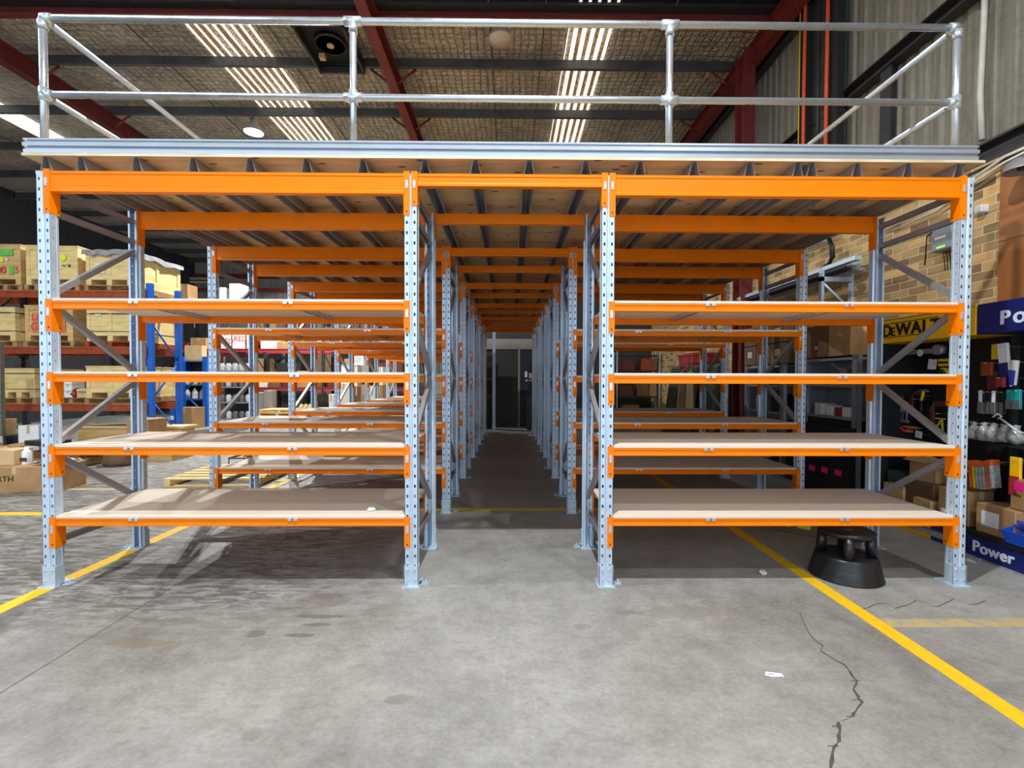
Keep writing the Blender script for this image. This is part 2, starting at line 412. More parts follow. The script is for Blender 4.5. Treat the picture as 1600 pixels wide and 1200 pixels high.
def line(pts, name='painted_line', m=None):
    mb = MB(); x0, x1, y0, y1 = pts; mb.box(x0, x1, y0, y1, .0003, .0014); return mb.build(name, m or M['paint_yellow'], floor)
line((-3.27, -3.16, -2, 15)); line((2.17, 2.27, -2, 15))
line((-3.9, -16, 5.22, 5.34)); line((-3.16, 2.17, 5.42, 5.52))
s_ = NT('faded_yellow'); cc = s_.noise(s_.coord(), 9, 5, .7); s_.col(s_.ramp(cc, [(.42, srgb(160, 155, 145)), (.56, srgb(188, 170, 112))])); s_.b.inputs['Roughness'].default_value = .6; M['faded_yellow'] = s_.m
line((2.27, 5, 2.83, 2.93), m=M['faded_yellow']); line((-9, -3.3, 6.42, 6.52), m=M['faded_yellow'])

# right wall: brick below, cladding above
struct(MB().box(WALLX, WALLX + .25, -5, 15.2, 0, 3.5).build('wall_right', M['brick']))
def corr(name, mat, x, y0, y1, z0, z1, pitch=.19, amp=.03, along='y'):
    mb = MB(); n = int((y1 - y0) / pitch); prof = []
    for i in range(n):
        b = y0 + i * pitch
        prof += [(b, 0), (b + pitch * .3, 0), (b + pitch * .42, -amp), (b + pitch * .88, -amp)]
    prof.append((y0 + n * pitch, 0)); prof += [(y0 + n * pitch, .05), (y0, .05)]
    P = [(x + o, t) for t, o in prof] if along == 'y' else [(t, x + o) for t, o in prof]
    mb.prism(P, 'z', z0, z1); return struct(mb.build(name, mat))
corr('wall_right_upper', M['cladding'], WALLX + .12, -5, 15.2, 3.5, ROOFZ)
corr('wall_far', M['cladding_far'], 25.0, -16, 6, 0, ROOFZ, along='x')
struct(MB().box(-16.2, -16, -5, 25, 0, ROOFZ).build('wall_left', M['dark_steel']))
# end partition behind the aisle
struct(MB().box(-1.25, WALLX, 15.2, 15.4, 0, 7.4).build('wall_back', M['door_dark']))
struct(MB().box(-1.25, WALLX, 15.14, 15.2, 2.42, 2.74).build('trim_1', M['wall_grey']))
struct(MB().box(.27, .33, 15.13, 15.2, 0, 2.42).build('trim_2', M['wall_grey']))
struct(MB().box(-.44, .26, 15.14, 15.2, 0, 2.4).build('door_1', M['door_dark']))
struct(MB().box(.34, 1.5, 15.12, 15.2, 0, 2.4).build('door_2', M['door_navy']))
struct(MB().box(-16, 6, 15.2, 25.2, 0, .001).build('floor_far', M['concrete'])) if False else None

# roof
struct(MB().box(-16, 6, -9, 25, ROOFZ, ROOFZ + .08).build('ceiling', M['foil']))
def roof_sheet(x0, x1):
    mb = MB(); x = x0; prof = []
    while x < x1 - .01:
        prof += [(x, ROOFZ - .02), (x + .07, ROOFZ - .02), (x + .09, ROOFZ - .055), (x + .135, ROOFZ - .055)]; x += .15
    prof += [(x, ROOFZ - .02), (x, ROOFZ - .005), (x0, ROOFZ - .005)]
    return mb.prism(prof, 'y', 2, 24.8)
for i, (a, b) in enumerate([(-5.55, -4.35), (1.0, 1.65), (-11.75, -11.2)]):
    struct(roof_sheet(a, b).build('window_%d' % (i + 1), M['skylight']))
PUR = [2.6, 4.3, 6.05] + [9.2 + 1.68 * k for k in range(10)]
for y in PUR:
    z1 = ROOFZ - .06; mb = MB()
    mb.prism([(y, z1), (y + .075, z1), (y + .075, z1 - .02), (y + .01, z1 - .02), (y + .01, z1 - .19), (y - .07, z1 - .19), (y - .07, z1 - .205), (y + .0, z1 - .205)], 'x', -15.9, 4.6)
    struct(mb.build('roof_purlin', M['purlin']))
def ibeam(a, b, y, z1, axis='x', h=.3, w=.15, name='roof_beam', mat=None):
    t = .012
    prof = [(y - w / 2, z1), (y + w / 2, z1), (y + w / 2, z1 - t), (y + t / 2, z1 - t), (y + t / 2, z1 - h + t), (y + w / 2, z1 - h + t), (y + w / 2, z1 - h), (y - w / 2, z1 - h), (y - w / 2, z1 - h + t), (y - t / 2, z1 - h + t), (y - t / 2, z1 - t), (y - w / 2, z1 - t)]
    return struct(MB().prism(prof, axis, a, b).build(name, mat or M['red_steel']))
ibeam(-15.9, 4.4, 7.9, ROOFZ - .04, 'x', .26, .14)
ibeam(-15.9, 4.4, 7.82, ROOFZ - .04, 'x', .13, .2, 'roof_purlin', M['dark_steel'])
for X in (-8.75, -2.17, 4.2):
    r = ibeam(3, 24.9, X, ROOFZ - .26, 'y', .34, .17, 'roof_rafter')
    mb = MB()
    for y in PUR[3:7]:
        for sgn in (-1, 1):
            mb.tube([(X, y, ROOFZ - .58), (X + sgn * .42, y, ROOFZ - .27)], .022, 6)
    mb.build('fly_brace', M['red_steel'], r)
for X in (-12.4, -6.4, -4.05, -.35, .55, 2.6):
    struct(MB().tube([(X, 5.0, ROOFZ - .14), (X + .05, 24.0, ROOFZ - .14)], .012, 6).build('sag_rod', M['purlin']))
# red column on the right wall
mb = MB(); yc = 8.6
mb.box(4.02, 4.22, yc - .16, yc - .145, 0, ROOFZ - .3); mb.box(4.11, 4.13, yc - .15, yc + .15, 0, ROOFZ - .3); mb.box(4.02, 4.22, yc + .145, yc + .16, 0, ROOFZ - .3)
struct(mb.build('column_right', M['red_steel']))
mb = MB(); mb.box(-9.2, -9.05, 24.3, 24.6, 0, 7.2); struct(mb.build('column_far', M['red_steel']))
mb = MB(); mb.box(-5.0, -4.8, 24.3, 24.6, 0, 7.2); struct(mb.build('column_far', M['red_steel']))
# steel along the right wall
mb = MB(); z1 = 3.7
mb.prism([(WALLX - .02, z1), (WALLX + .12, z1), (WALLX + .12, z1 - .25), (WALLX - .03, z1 - .25), (WALLX - .03, z1 - .235), (WALLX + .08, z1 - .235), (WALLX + .08, z1 - .02), (WALLX - .02, z1 - .02)], 'y', -3, 15)
struct(mb.build('wall_girt', M['dark_steel']))
for z in (5.3, 7.1):
    mb = MB(); mb.prism([(WALLX - .06, z), (WALLX + .07, z), (WALLX + .07, z - .16), (WALLX - .06, z - .16), (WALLX - .06, z - .145), (WALLX + .055, z - .145), (WALLX + .055, z - .015), (WALLX - .06, z - .015)], 'y', -3, 15)
    struct(mb.build('wall_girt', M['dark_steel']))
mb = MB(); mb.box(WALLX, WALLX + .07, 5.72, 5.8, 3.7, 5.15); mb.box(WALLX - .03, WALLX, 5.68, 5.84, 3.7, 5.15); struct(mb.build('wall_mullion', M['dark_steel']))
mb = MB(); mb.tube([(WALLX - .05, 8.9, 5.1), (WALLX - .05, 12.5, 3.3)], .05, 8); struct(mb.build('wall_brace', M['conduit']))

# tall dark riser with orange conduits
t = thing('cable_riser', 'tall dark steel cable riser with two orange conduits against the grey cladding', 'cable riser', (WALLX - .02, 6.9, 3.75))
mb = MB(); mb.box(-.12, .0, .22, .42, 0, 3.6); mb.build('rear_post', M['black'], t)
mb = MB(); mb.box(-.1, .0, -.42, -.2, 0, 3.6); mb.build('front_post', M['black'], t)
mb = MB(); mb.box(-.04, .0, -.2, .22, 0, 3.6); mb.build('back_panel', M['dark_steel'], t)
for yy in (-.27, .24):
    mb = MB(); mb.tube([(-.14, yy, 0), (-.14, yy + .01, 1.8), (-.14, yy, 3.6)], .024, 8); mb.build('conduit', M['cord_orange'], t)
mb = MB(); mb.tube([(-.14, .37, 0), (-.14, .37, 3.6)], .008, 6); o = mb.build('cable', M['yellow_tool'], t); tag(o, 'thin yellow cable')
mb = MB(); mb.tube([(-.12, -.06, 0), (-.12, -.05, 3.6)], .02, 6); mb.build('chain', M['dark_steel'], t)

# ------------------------------------------------------------------ racking meshes
PH = 2.893; HP = .071
def post_mesh():
    mb = MB()
    mb.strip((-.045, 0), (-.008, 0), 0.01, PH, (.012, .022, HP, .06)); mb.strip((.008, 0), (.045, 0), 0.01, PH, (.012, .022, HP, .06))
    mb.strip((-.008, 0), (-.004, .007), .01, PH); mb.strip((-.004, .007), (.004, .007), .01, PH); mb.strip((.004, .007), (.008, 0), .01, PH)
    for s in (-1, 1):
        mb.strip((s * .045, 0), (s * .045, .047), .01, PH, (.008, .01, HP, .09)); mb.strip((s * .045, .047), (s * .036, .055), .01, PH)
        mb.strip((s * .036, .055), (s * .036, .075), .01, PH); mb.strip((s * .036, .075), (s * .02, .075), .01, PH)
    bmesh.ops.remove_doubles(mb.bm, verts=mb.bm.verts, dist=.0004)
    return mb.thick(.0022).mesh('upright_post', M['galv'])
POST = post_mesh()
def plate_mesh():
    mb = MB(); mb.box(-.062, .062, -.035, .13, 0, .006)
    mb.box(-.05, .05, -.007, -.001, .006, .145); mb.box(-.052, -.046, -.007, .05, .006, .145); mb.box(.046, .052, -.007, .05, .006, .145)
    mb.prism([(.052, .02), (.11, .02), (.12, .04), (.12, .08), (.052, .08)], 'z', 0, .006)
    return mb.mesh('base_plate', M['galv'])
PLATE = plate_mesh()
def bolts_mesh():
    mb = MB()
    for x in (-.025, .025):
        for z in (.04, .115): mb.cyl((x, -.005, z), (x, -.017, z), .0085, 6)
    mb.cyl((.095, .05, .004), (.095, .05, .03), .009, 6); mb.cyl((-.035, -.022, .005), (-.035, -.022, .018), .008, 6)
    return mb.mesh('bolt', M['zinc'])
BOLTS = bolts_mesh()
def brace_mesh(y0, z0, y1, z1, flip=0):
    a = Vector((0, y0, z0)); b = Vector((0, y1, z1)); d = b - a; L = d.length; ang = math.atan2(d.z, d.y)
    mb = MB(); w, h, t = .034, .04, .003
    prof = [(-w / 2, -h / 2), (w / 2, -h / 2), (w / 2, h / 2), (w / 2 - t, h / 2), (w / 2 - t, -h / 2 + t), (-w / 2 + t, -h / 2 + t), (-w / 2 + t, h / 2), (-w / 2, h / 2)]
    if flip: prof = [(u, -v) for u, v in prof]
    mb.prism(prof, 'y', 0, L); mb.move(Matrix.Translation(a) @ Matrix.Rotation(ang, 4, 'X'))
    return mb.mesh('brace', M['galv_dark'])
D = DEPTH; ya, yb = .055, D - .055
BRACES = [brace_mesh(ya, 2.80, yb, 2.80, 1), brace_mesh(ya, 2.63, yb, 2.63, 1), brace_mesh(yb, 2.56, ya, 2.06), brace_mesh(ya, 1.98, yb, 1.52), brace_mesh(yb, 1.45, ya, 1.0), brace_mesh(ya, .92, yb, .44), brace_mesh(ya, .31, yb, .31)]
def beam_mesh(L, H, name, step):
    """local x 0..L, front face y=0, top z=0"""
    d = .05; e = .004
    if step: prof = [(0, 0), (d, 0), (d, -H), (0, -H), (0, -H * .78), (e, -H * .70), (e, -H * .32), (0, -H * .24)]
    else: prof = [(0, 0), (d, 0), (d, -H), (0, -H), (0, -H + .016), (e, -H + .024), (e, -.024), (0, -.018)]
    return MB().prism(prof, 'x', 0, L).mesh(name, M['orange'])
WB = XO - XI; LB = WB - .096
TOPB = beam_mesh(LB, .14, 'top_beam', False); SHB = beam_mesh(LB, .055, 'shelf_beam', True); AISB = beam_mesh(2 * XI - .096, .085, 'crossing_beam', False)
def conn_mesh(h, side):
    """origin on the post centre line, front face, z=0 at the beam top; side +1 = beam leaves to +x"""
    s = side; mb = MB()
    def bx(a, b, *r): mb.box(min(a, b), max(a, b), *r)
    bx(s * .006, s * .048, -.005, -.001, -h + .01, .012)
    bx(s * .0452, s * .0482, -.005, .078, -h + .01, .012)
    return mb.mesh('beam_connector', M['orange'])
CONN = {(h, s): conn_mesh(h, s) for h in (.22, .30, .235) for s in (-1, 1)}
def clip_mesh(side, h):
    s = side; mb = MB(); x = s * .026
    mb.box(x - .009, x + .009, -.009, -.0045, -.105, -.05); mb.cyl((x, -.008, -.09), (x, -.013, -.09), .006, 6)
    return mb.mesh('locking_clip', M['zinc'])
CLIP = {s: clip_mesh(s, 0) for s in (-1, 1)}
def rivet_mesh(side, h):
    s = side; mb = MB(); x = s * .027
    mb.box(x - .004, x + .004, -.0062, -.0045, -h + .03, -h + .042)
    mb.box(s * .0478, s * .0492, .055, .065, -h + .03, -h + .04)
    return mb.mesh('slot', M['text_black'])
SLOT = {(h, s): rivet_mesh(s, h) for h in (.22, .30, .235) for s in (-1, 1)}
BOARDM = MB().box(0, LB + .004, .0, D, -.018, 0, .0012).mesh('shelf_board', M['particle'])
def bar_mesh():
    mb = MB(); w = .02
    mb.prism([(-w, 0), (w, 0), (w, -.03), (w - .003, -.03), (w - .003, -.003), (-w + .003, -.003), (-w + .003, -.03), (-w, -.03)], 'y', .05, D - .05)
    mb.box(-.034, -.01, -.003, .05, -.008, .002); mb.box(.01, .034, -.003, .05, -.008, .002); mb.box(-.034, -.008, -.005, -.002, -.016, .002); mb.box(.008, .034, -.005, -.002, -.016, .002); mb.box(-.01, .01, -.004, -.001, -.002, .007)
    return mb.mesh('support_bar', M['zinc'])
BAR = bar_mesh()

def add_frame(root, x):
    for back in (0, 1):
        loc = (x, D if back else 0, 0); rot = (0, 0, PI if back else 0)
        p = inst('upright_post', POST, root, loc, rot)
        inst('base_plate', PLATE, p); inst('bolt', BOLTS, p)
    for b in BRACES: inst('brace', b, root, (x, 0, 0))
def add_beam(root, xa, xb, ztop, me, h, back, name, clips=True):
    """beam between post centre lines xa < xb (local)"""
    L = xb - xa - .096
    if not back:
        b = inst(name, me, root, (xa + .048, .002, ztop))
        for s, x in ((1, -.048), (-1, L + .048)):
            inst('beam_connector', CONN[h, s], b, (x, -.002, 0)); inst('locking_clip', CLIP[s], b, (x, -.002, 0)); inst('slot', SLOT[h, s], b, (x, -.002, 0))
    else:
        b = inst(name, me, root, (xb - .048, D - .002, ztop), (0, 0, PI))
        for s, x in ((1, -.048), (-1, L + .048)): inst('beam_connector', CONN[h, s], b, (x, -.002, 0))
    return b
ORD = ['frontmost', 'second', 'third', 'fourth', 'fifth', 'rearmost sixth']
proto = {}
for side, word in ((-1, 'left'), (1, 'right')):
    x0 = -XO if side < 0 else XI
    root = thing('shelving_rack', 'x', 'shelving rack', (x0, Y0, 0), 0, 'orange and galvanised shelving racks under the platform')
    add_frame(root, 0); add_frame(root, WB)
    for back in (0, 1): add_beam(root, 0, WB, ZB, TOPB, .30, back, 'top_beam')
    for z in LEV:
        for back in (0, 1): add_beam(root, 0, WB, z - .018, SHB, .22, back, 'shelf_beam')
        inst('shelf_board', BOARDM, root, (.046, 0, z))
        for xb in ((.59, 1.69) if side < 0 else (.75, 1.69)): inst('support_bar', BAR, root, (xb + random.uniform(-.03, .03), 0, z - .018))
    proto[side] = root
labs = {0: '%s rack of orange beams and four tan shelves, nearest the open floor',
        1: 'second rack row back, %s of the aisle, just behind the nearest rack',
        2: 'third rack row back, %s of the aisle, seen between the nearer shelves',
        3: 'fourth rack row back, %s of the aisle, half hidden by nearer shelves',
        4: 'fifth rack row back, %s of the aisle, one before the last',
        5: 'last rack row at the far end of the aisle, %s side'}
for side, word in ((-1, 'left'), (1, 'right')):
    proto[side]['label'] = labs[0] % (word + '-hand')
    for k in range(1, NROW if side < 0 else 3): copy_tree(proto[side], (proto[side].location.x, Y0 + k * PITCH, 0), labs[k] % word)
inner = thing('upright_frame', 'x', 'rack frame', (XI, Y0 + 3 * PITCH, 0), 0, 'galvanised frames on the right of the aisle past the racks')
add_frame(inner, 0)
for k in range(3, NROW):
    lb = 'galvanised upright frame right of the aisle, %s' % ['just past the third rack row', 'middle of the three standing without shelves', 'last before the end wall'][k - 3]
    if k == 3: inner['label'] = lb
    else: copy_tree(inner, (XI, Y0 + k * PITCH, 0), lb)
n = 0
NTH = ['first', 'second', 'third', 'fourth', 'fifth', 'sixth', 'seventh', 'eighth', 'ninth', 'tenth', 'eleventh', 'last']
for k in range(NROW):
    for back in (0, 1):
        y = Y0 + k * PITCH + (D - .002 if back else .002)
        t = thing('crossing_beam', 'short orange beam spanning the aisle overhead, %s from the front' % NTH[2 * k + back], 'beam', (-XI if not back else XI, y, ZB), PI if back else 0, 'short orange beams over the aisle')
        inst('beam', AISB, t, (.048, 0, 0))
        for s, x in ((1, 0), (-1, 2 * XI)):
            inst('beam_connector', CONN[.235, s], t, (x, -.002, 0)); inst('locking_clip', CLIP[s], t, (x, -.002, 0)); inst('slot', SLOT[.235, s], t, (x, -.002, 0))

# ------------------------------------------------------------------ raised platform
YE = Y0 + (NROW - 1) * PITCH + D + .05
pf = thing('mezzanine_platform', 'plywood platform on steel joists laid across the tops of all the racks', 'platform', (0, Y0, ZB))
mb = MB(); y = 0
ys = [-.015 + 1.2 * i for i in range(9)] + [YE - Y0]
for i in range(len(ys) - 1):
    mb.box(-3.34, 3.32 if ys[i] < 3.7 else .80, ys[i], ys[i + 1] - .003, .0955, .1125)
dk = mb.build('deck', M['ply'], pf)
mb = MB(); mb.box(-3.345, 3.325, -.02, -.0155, .094, .113); mb.build('deck_edge', M['ply_edge'], dk)
JX = [-3.2, -2.96, -2.58, -2.19, -1.80, -1.41, -1.02, -.59, -.24, .135, .53, .91, 1.29, 1.68, 2.02, 2.12, 2.44, 2.80, 3.16]
H = .094; t_ = .0016
hat = [(-.046, 0), (-.036, 0), (-.014, H), (.014, H), (.036, 0), (.046, 0), (.046, t_), (.0374, t_), (.0154, H + .0012), (-.0154, H + .0012), (-.0374, t_), (-.046, t_)]
JM = MB().prism(hat, 'y', .0, YE - Y0).mesh('joist', M['galv_dark'])
JS = MB().prism(hat, 'y', .0, 4.77).mesh('joist', M['galv_dark'])
for x in JX: inst('joist', JM if x < .75 else JS, pf, (x, 0, .0005))
# kick plates
def kick(prof_y, a, b, axis='x'):
    z0 = .113
    pr = [(0, 0), (-.012, .002), (-.014, .026), (.0, .032), (.0, .04), (-.02, .046), (-.02, .07), (.0, .076), (.0, .084), (-.014, .088), (-.014, .1), (0, .103), (.004, .103), (.004, 0)]
    return MB().prism([(prof_y + u, z0 + v) for u, v in pr], 'x', a, b)
kick(-.005, -3.335, 3.28).build('kick_plate', M['rolled'], pf)
for X, sg in ((-3.335, 1), (3.28, -1)):
    MB().prism([(X, .113), (X + sg * .003, .113), (X + sg * .003, .215), (X, .215)], 'y', .0, YE - Y0 if X < 0 else 4.77).build('kick_plate', M['galv_pipe'], pf)

gr = thing('guard_rail', 'galvanised pipe guard rail with two rails around the edge of the platform', 'guard rail', (0, Y0 + .05, ZB + .113))
zt, zm = 3.965 - ZB - .113, 3.44 - ZB - .113; r = .0235
def gpost(x, y, corner=False):
    p = MB().cyl((x, y, 0), (x, y, zt + (.0 if not corner else .0)), r, 14).build('post', M['galv_pipe'], gr)
    for zz, top in ((zt, 1), (zm, 0)):
        mb = MB(); mb.cyl((x, y, zz - (.075 if top else .045)), (x, y, zz + (-.02 if top else .045)), .031, 14)
        if y == 0: mb.cyl((x if x < -3 else x - .06, y, zz), (x if x > 3 else x + .06, y, zz), .031, 14)
        if corner or y > 0: mb.cyl((x, y - (0 if corner else .06), zz), (x, y + .06, zz), .031, 14)
        mb.build('pipe_fitting', M['zinc'], p)
    MB().lathe([(.055, 0), (.055, .008), (.031, .01), (.031, .05), (.024, .052)], 14, (x, y, 0)).build('foot_flange', M['zinc'], p)
xs = [-3.25, -1.10, 1.125, 3.17]
for x in xs: gpost(x, 0, abs(x) > 3)
MB().cyl((xs[0], 0, zt), (xs[3], 0, zt), r, 16).build('top_rail', M['galv_pipe'], gr)
MB().cyl((xs[0], 0, zm), (xs[3], 0, zm), r, 16).build('middle_rail', M['galv_pipe'], gr)
for x in (xs[0], xs[3]):
    e = 10.2 if x < 0 else 4.6
    MB().cyl((x, 0, zt), (x, e, zt), r, 16).build('top_rail', M['galv_pipe'], gr)
    MB().cyl((x, 0, zm), (x, e, zm), r, 16).build('middle_rail', M['galv_pipe'], gr)
    for y in ((1.85, 3.9, 6.0, 8.1, 10.2) if x < 0 else (1.85, 4.6)): gpost(x, y)

# ------------------------------------------------------------------ storage and clutter
def WX(px, py, X):
    d = X * 760 / (px - 795); return Vector((X, d, CAMH - (py - 594) / 760 * d))
def carton(label, x, y, z, w, d, h, rot=0, mat='card', tape=True, sticker=None, marks=None, flaps=False, name='cardboard_box', cat='box', group=None):
    """x, y = middle of the base"""
    if not flaps: o = MB().box(-w / 2, w / 2, -d / 2, d / 2, 0, h, min(.006, h * .05)).build(name, M[mat], None, (x, y, z), (0, 0, rot))
    else:
        mb = MB(); t = .005
        mb.box(-w / 2, w / 2, -d / 2, d / 2, 0, t); mb.box(-w / 2, -w / 2 + t, -d / 2, d / 2, 0, h); mb.box(w / 2 - t, w / 2, -d / 2, d / 2, 0, h); mb.box(-w / 2, w / 2, -d / 2, -d / 2 + t, 0, h); mb.box(-w / 2, w / 2, d / 2 - t, d / 2, 0, h)
        o = mb.build(name, M[mat], None, (x, y, z), (0, 0, rot))
        for sg in (-1, 1):
            MB().obox((sg * (w / 2 + d * .15), 0, h + d * .06), d * .34, d * .96, t, (0, sg * .5, 0)).build('flap', M[mat], o)
        MB().obox((0, -d / 2 - d * .1, h - d * .05), w * .96, d * .26, t, (.9, 0, 0)).build('flap', M[mat], o)
    tag(o, label, cat, group)
    if tape and not flaps:
        MB().box(-.025, .025, -d / 2 - .0012, d / 2 + .0012, h - .0005, h + .0012).box(-.025, .025, -d / 2 - .0014, -d / 2 + .0003, h * .72, h + .001).build('tape', M['card_light'], o)
    if sticker:
        c, side, u, v, sw, sh = sticker
        if side == 'f': MB().box(u * w - sw / 2, u * w + sw / 2, -d / 2 - .003, -d / 2 - .0005, v * h - sh / 2, v * h + sh / 2).build('sticker', M[c], o)
        else: MB().box(-w / 2 - .003, -w / 2 - .0005, u * d - sw / 2, u * d + sw / 2, v * h - sh / 2, v * h + sh / 2).build('sticker', M[c], o)
    if marks: text('printed_mark', marks[0], M[marks[1]], o, (-w * .38, -d / 2 - .004, h * marks[3]), FACE_CAM, marks[2], .0006)
    return o
def pallet(label, x, y, z, w=1.1, d=1.1, rot=0, mat='pallet', group=None):
    t = thing('wooden_pallet', label, 'pallet', (x, y, z), rot, group)
    mb = MB()
    for i in range(6): mb.box(-w / 2, w / 2, -d / 2 + i * (d - .1) / 5, -d / 2 + i * (d - .1) / 5 + .1, .1, .118)
    mb.build('top_deck', M[mat], t)
    mb = MB()
    for i in range(3): mb.box(-w / 2, w / 2, -d / 2 + i * (d - .1) / 2, -d / 2 + i * (d - .1) / 2 + .1, 0, .018)
    mb.build('bottom_deck', M[mat], t)
    for i in range(3): MB().box(-w / 2 + i * (w - .08) / 2, -w / 2 + i * (w - .08) / 2 + .08, -d / 2, d / 2, .018, .1).build('bearer', M[mat], t)
    return t
def crate(label, x0, x1, y, z, d, h, mat='crate', marks=(), panels=1, strap=False, group='wooden crates on the left pallet rack', cover=False):
    w = x1 - x0; t = thing('wooden_crate', label, 'crate', ((x0 + x1) / 2, y, z), 0, group); sk = .1
    MB().box(-w / 2 + .015, w / 2 - .015, .015, d - .015, sk, h - .02).build('body', M[mat], t)
    mb = MB(); b = .07
    for yy in (0, d - .02):
        mb.box(-w / 2, w / 2, yy, yy + .02, sk, sk + b); mb.box(-w / 2, w / 2, yy, yy + .02, h - b - .02, h - .02)
        for i in range(panels + 1):
            xx = -w / 2 + i * (w - b) / panels; mb.box(xx, xx + b, yy, yy + .02, sk + b, h - b - .02)
    for xx in (-w / 2, w / 2 - .02):
        mb.box(xx, xx + .02, .02, d - .02, sk, sk + b); mb.box(xx, xx + .02, .02, d - .02, h - b - .02, h - .02)
        for i in range(3): yy = .02 + i * (d - b - .04) / 2; mb.box(xx, xx + .02, yy, yy + b, sk + b, h - b - .02)
    mb.build('frame', M[mat], t)
    MB().box(-w / 2 - .01, w / 2 + .01, -.01, d + .01, h - .02, h).build('lid', M[mat], t)
    for i in range(2 + (w > .6)):
        xx = -w / 2 + i * (w - .1) / (1 + (w > .6)); MB().box(xx, xx + .1, 0, d, 0, sk).build('skid', M[mat], t)
    if strap:
        mb = MB(); mb.box(-w / 2 - .004, w / 2 + .004, -.004, d + .004, h * .28, h * .28 + .012); mb.box(-w / 2 - .004, w / 2 + .004, -.004, d + .004, h * .82, h * .82 + .012); mb.build('strap', M['dark_steel'], t)
    for m in marks:
        if m[0] == 'text': text('painted_mark', m[1], M[m[2]], t, (m[3] * w, -.004, m[4] * h), FACE_CAM, m[5], .0008, .003)
        elif m[0] == 'dot': MB().cyl((m[2] * w, -.001, m[3] * h), (m[2] * w, -.005, m[3] * h), m[4], 16).build('sticker', M[m[1]], t)
        else: MB().box(m[2] * w - m[4] / 2, m[2] * w + m[4] / 2, -.004, .001, m[3] * h - m[5] / 2, m[3] * h + m[5] / 2).build('painted_patch', M[m[1]], t)
    if cover:
        mb = MB(); n = 10; g = [[mb.bm.verts.new((-w / 2 - .04 + (w + .08) * i / n, -.04 + (d + .08) * j / n, h + .015 + .008 * math.sin(i * 2.1 + j * 1.3) + .02 * random.random())) for j in range(n + 1)] for i in range(n + 1)]
        for i in range(n):
            for j in range(n): mb.bm.faces.new((g[i][j], g[i + 1][j], g[i + 1][j + 1], g[i][j + 1]))
        for a, b_ in (((0, 0), (n, 0)), ((n, 0), (n, n))):
            L = [g[i][0] for i in range(n + 1)] if a == (0, 0) else [g[n][j] for j in range(n + 1)]
            D_ = [mb.bm.verts.new(v.co + Vector((.01 if a != (0, 0) else 0, -.01 if a == (0, 0) else 0, -.07 - .05 * random.random()))) for v in L]
            for i in range(n): mb.bm.faces.new((L[i], L[i + 1], D_[i + 1], D_[i]))
        mb.thick(.003).build('plastic_cover', M['plastic_wrap'], t)
    return t
def prack(label, xs, y, d, top, levels, bmat, pmat, bh=.12, group='pallet racks beyond the platform', name='pallet_rack', deck=None, end=None):
    t = thing(name, label, 'pallet rack', (xs[0], y, 0), 0, group)
    base_top, base_mat = top, pmat
    for x in xs:
        top, pmat = (end if end and x == xs[-1] else (base_top, base_mat))
        x -= xs[0]
        for yy in (0, d - .08): MB().prism([(x - .05, yy), (x + .05, yy), (x + .05, yy + .08), (x + .03, yy + .08), (x + .03, yy + .01), (x - .03, yy + .01), (x - .03, yy + .08), (x - .05, yy + .08)], 'z', 0, top).build('upright_post', M[pmat], t)
        mb = MB(); z = .3; k = 0
        while z + .75 < top:
            mb.tube([(x, .04, z), (x, d - .04, z + .75)] if k % 2 else [(x, d - .04, z), (x, .04, z + .75)], .018, 6); z += .75; k += 1
        mb.build('brace', M[pmat], t)
    for z in levels:
        for a, b in zip(xs, xs[1:]):
            for yy in (-.02, d - .03):
                bo = MB().prism([(yy, z), (yy + .05, z), (yy + .05, z - bh), (yy, z - bh), (yy, z - bh * .75), (yy + .008, z - bh * .7), (yy + .008, z - bh * .3), (yy, z - bh * .25)], 'x', a - xs[0] + .05, b - xs[0] - .05).build('beam', M[bmat], t)
                MB().box(a - xs[0] + .03, a - xs[0] + .07, yy - .01, yy + .0, z - .2, z + .02).box(b - xs[0] - .07, b - xs[0] - .03, yy - .01, yy, z - .2, z + .02).build('beam_connector', M[bmat], bo)
            if deck: MB().box(a - xs[0] + .04, b - xs[0] - .04, .03, d - .04, z - .02, z - .001).build('shelf_panel', M[deck], t)
    return t

# --- left: orange pallet rack full of crates
YR = 9.3; PW = lambda px, d=9.35: (px - 795) / 760 * d
prack('tall pallet rack holding three tiers of wooden crates on the left', [-12.9, -9.95, -6.82], YR, .86, 3.5, [.98, 2.06, 3.12], 'orange_shaded', 'dark_steel', .13, end=(3.27, 'blue_paint'))
pg = 'pallets under the crates'
def tier(z, items):
    for it in items:
        a, b, yt, dep, pl = it[0], it[1], it[2], it[3], it[4]
        x0, x1 = PW(a), PW(b); h = CAMH - (yt - 594) / 760 * 9.35 - z - .119
        pallet(pl, (x0 + x1) / 2, YR + .03 + dep / 2, z, x1 - x0 + .06, dep, 0, it[6].get('pm', 'pallet') if len(it) > 6 else 'pallet', pg)
        kw = dict(it[6]) if len(it) > 6 else {}; kw.pop('pm', None)
        crate(it[5], x0, x1, YR + .04, z + .119, dep, h, **kw)
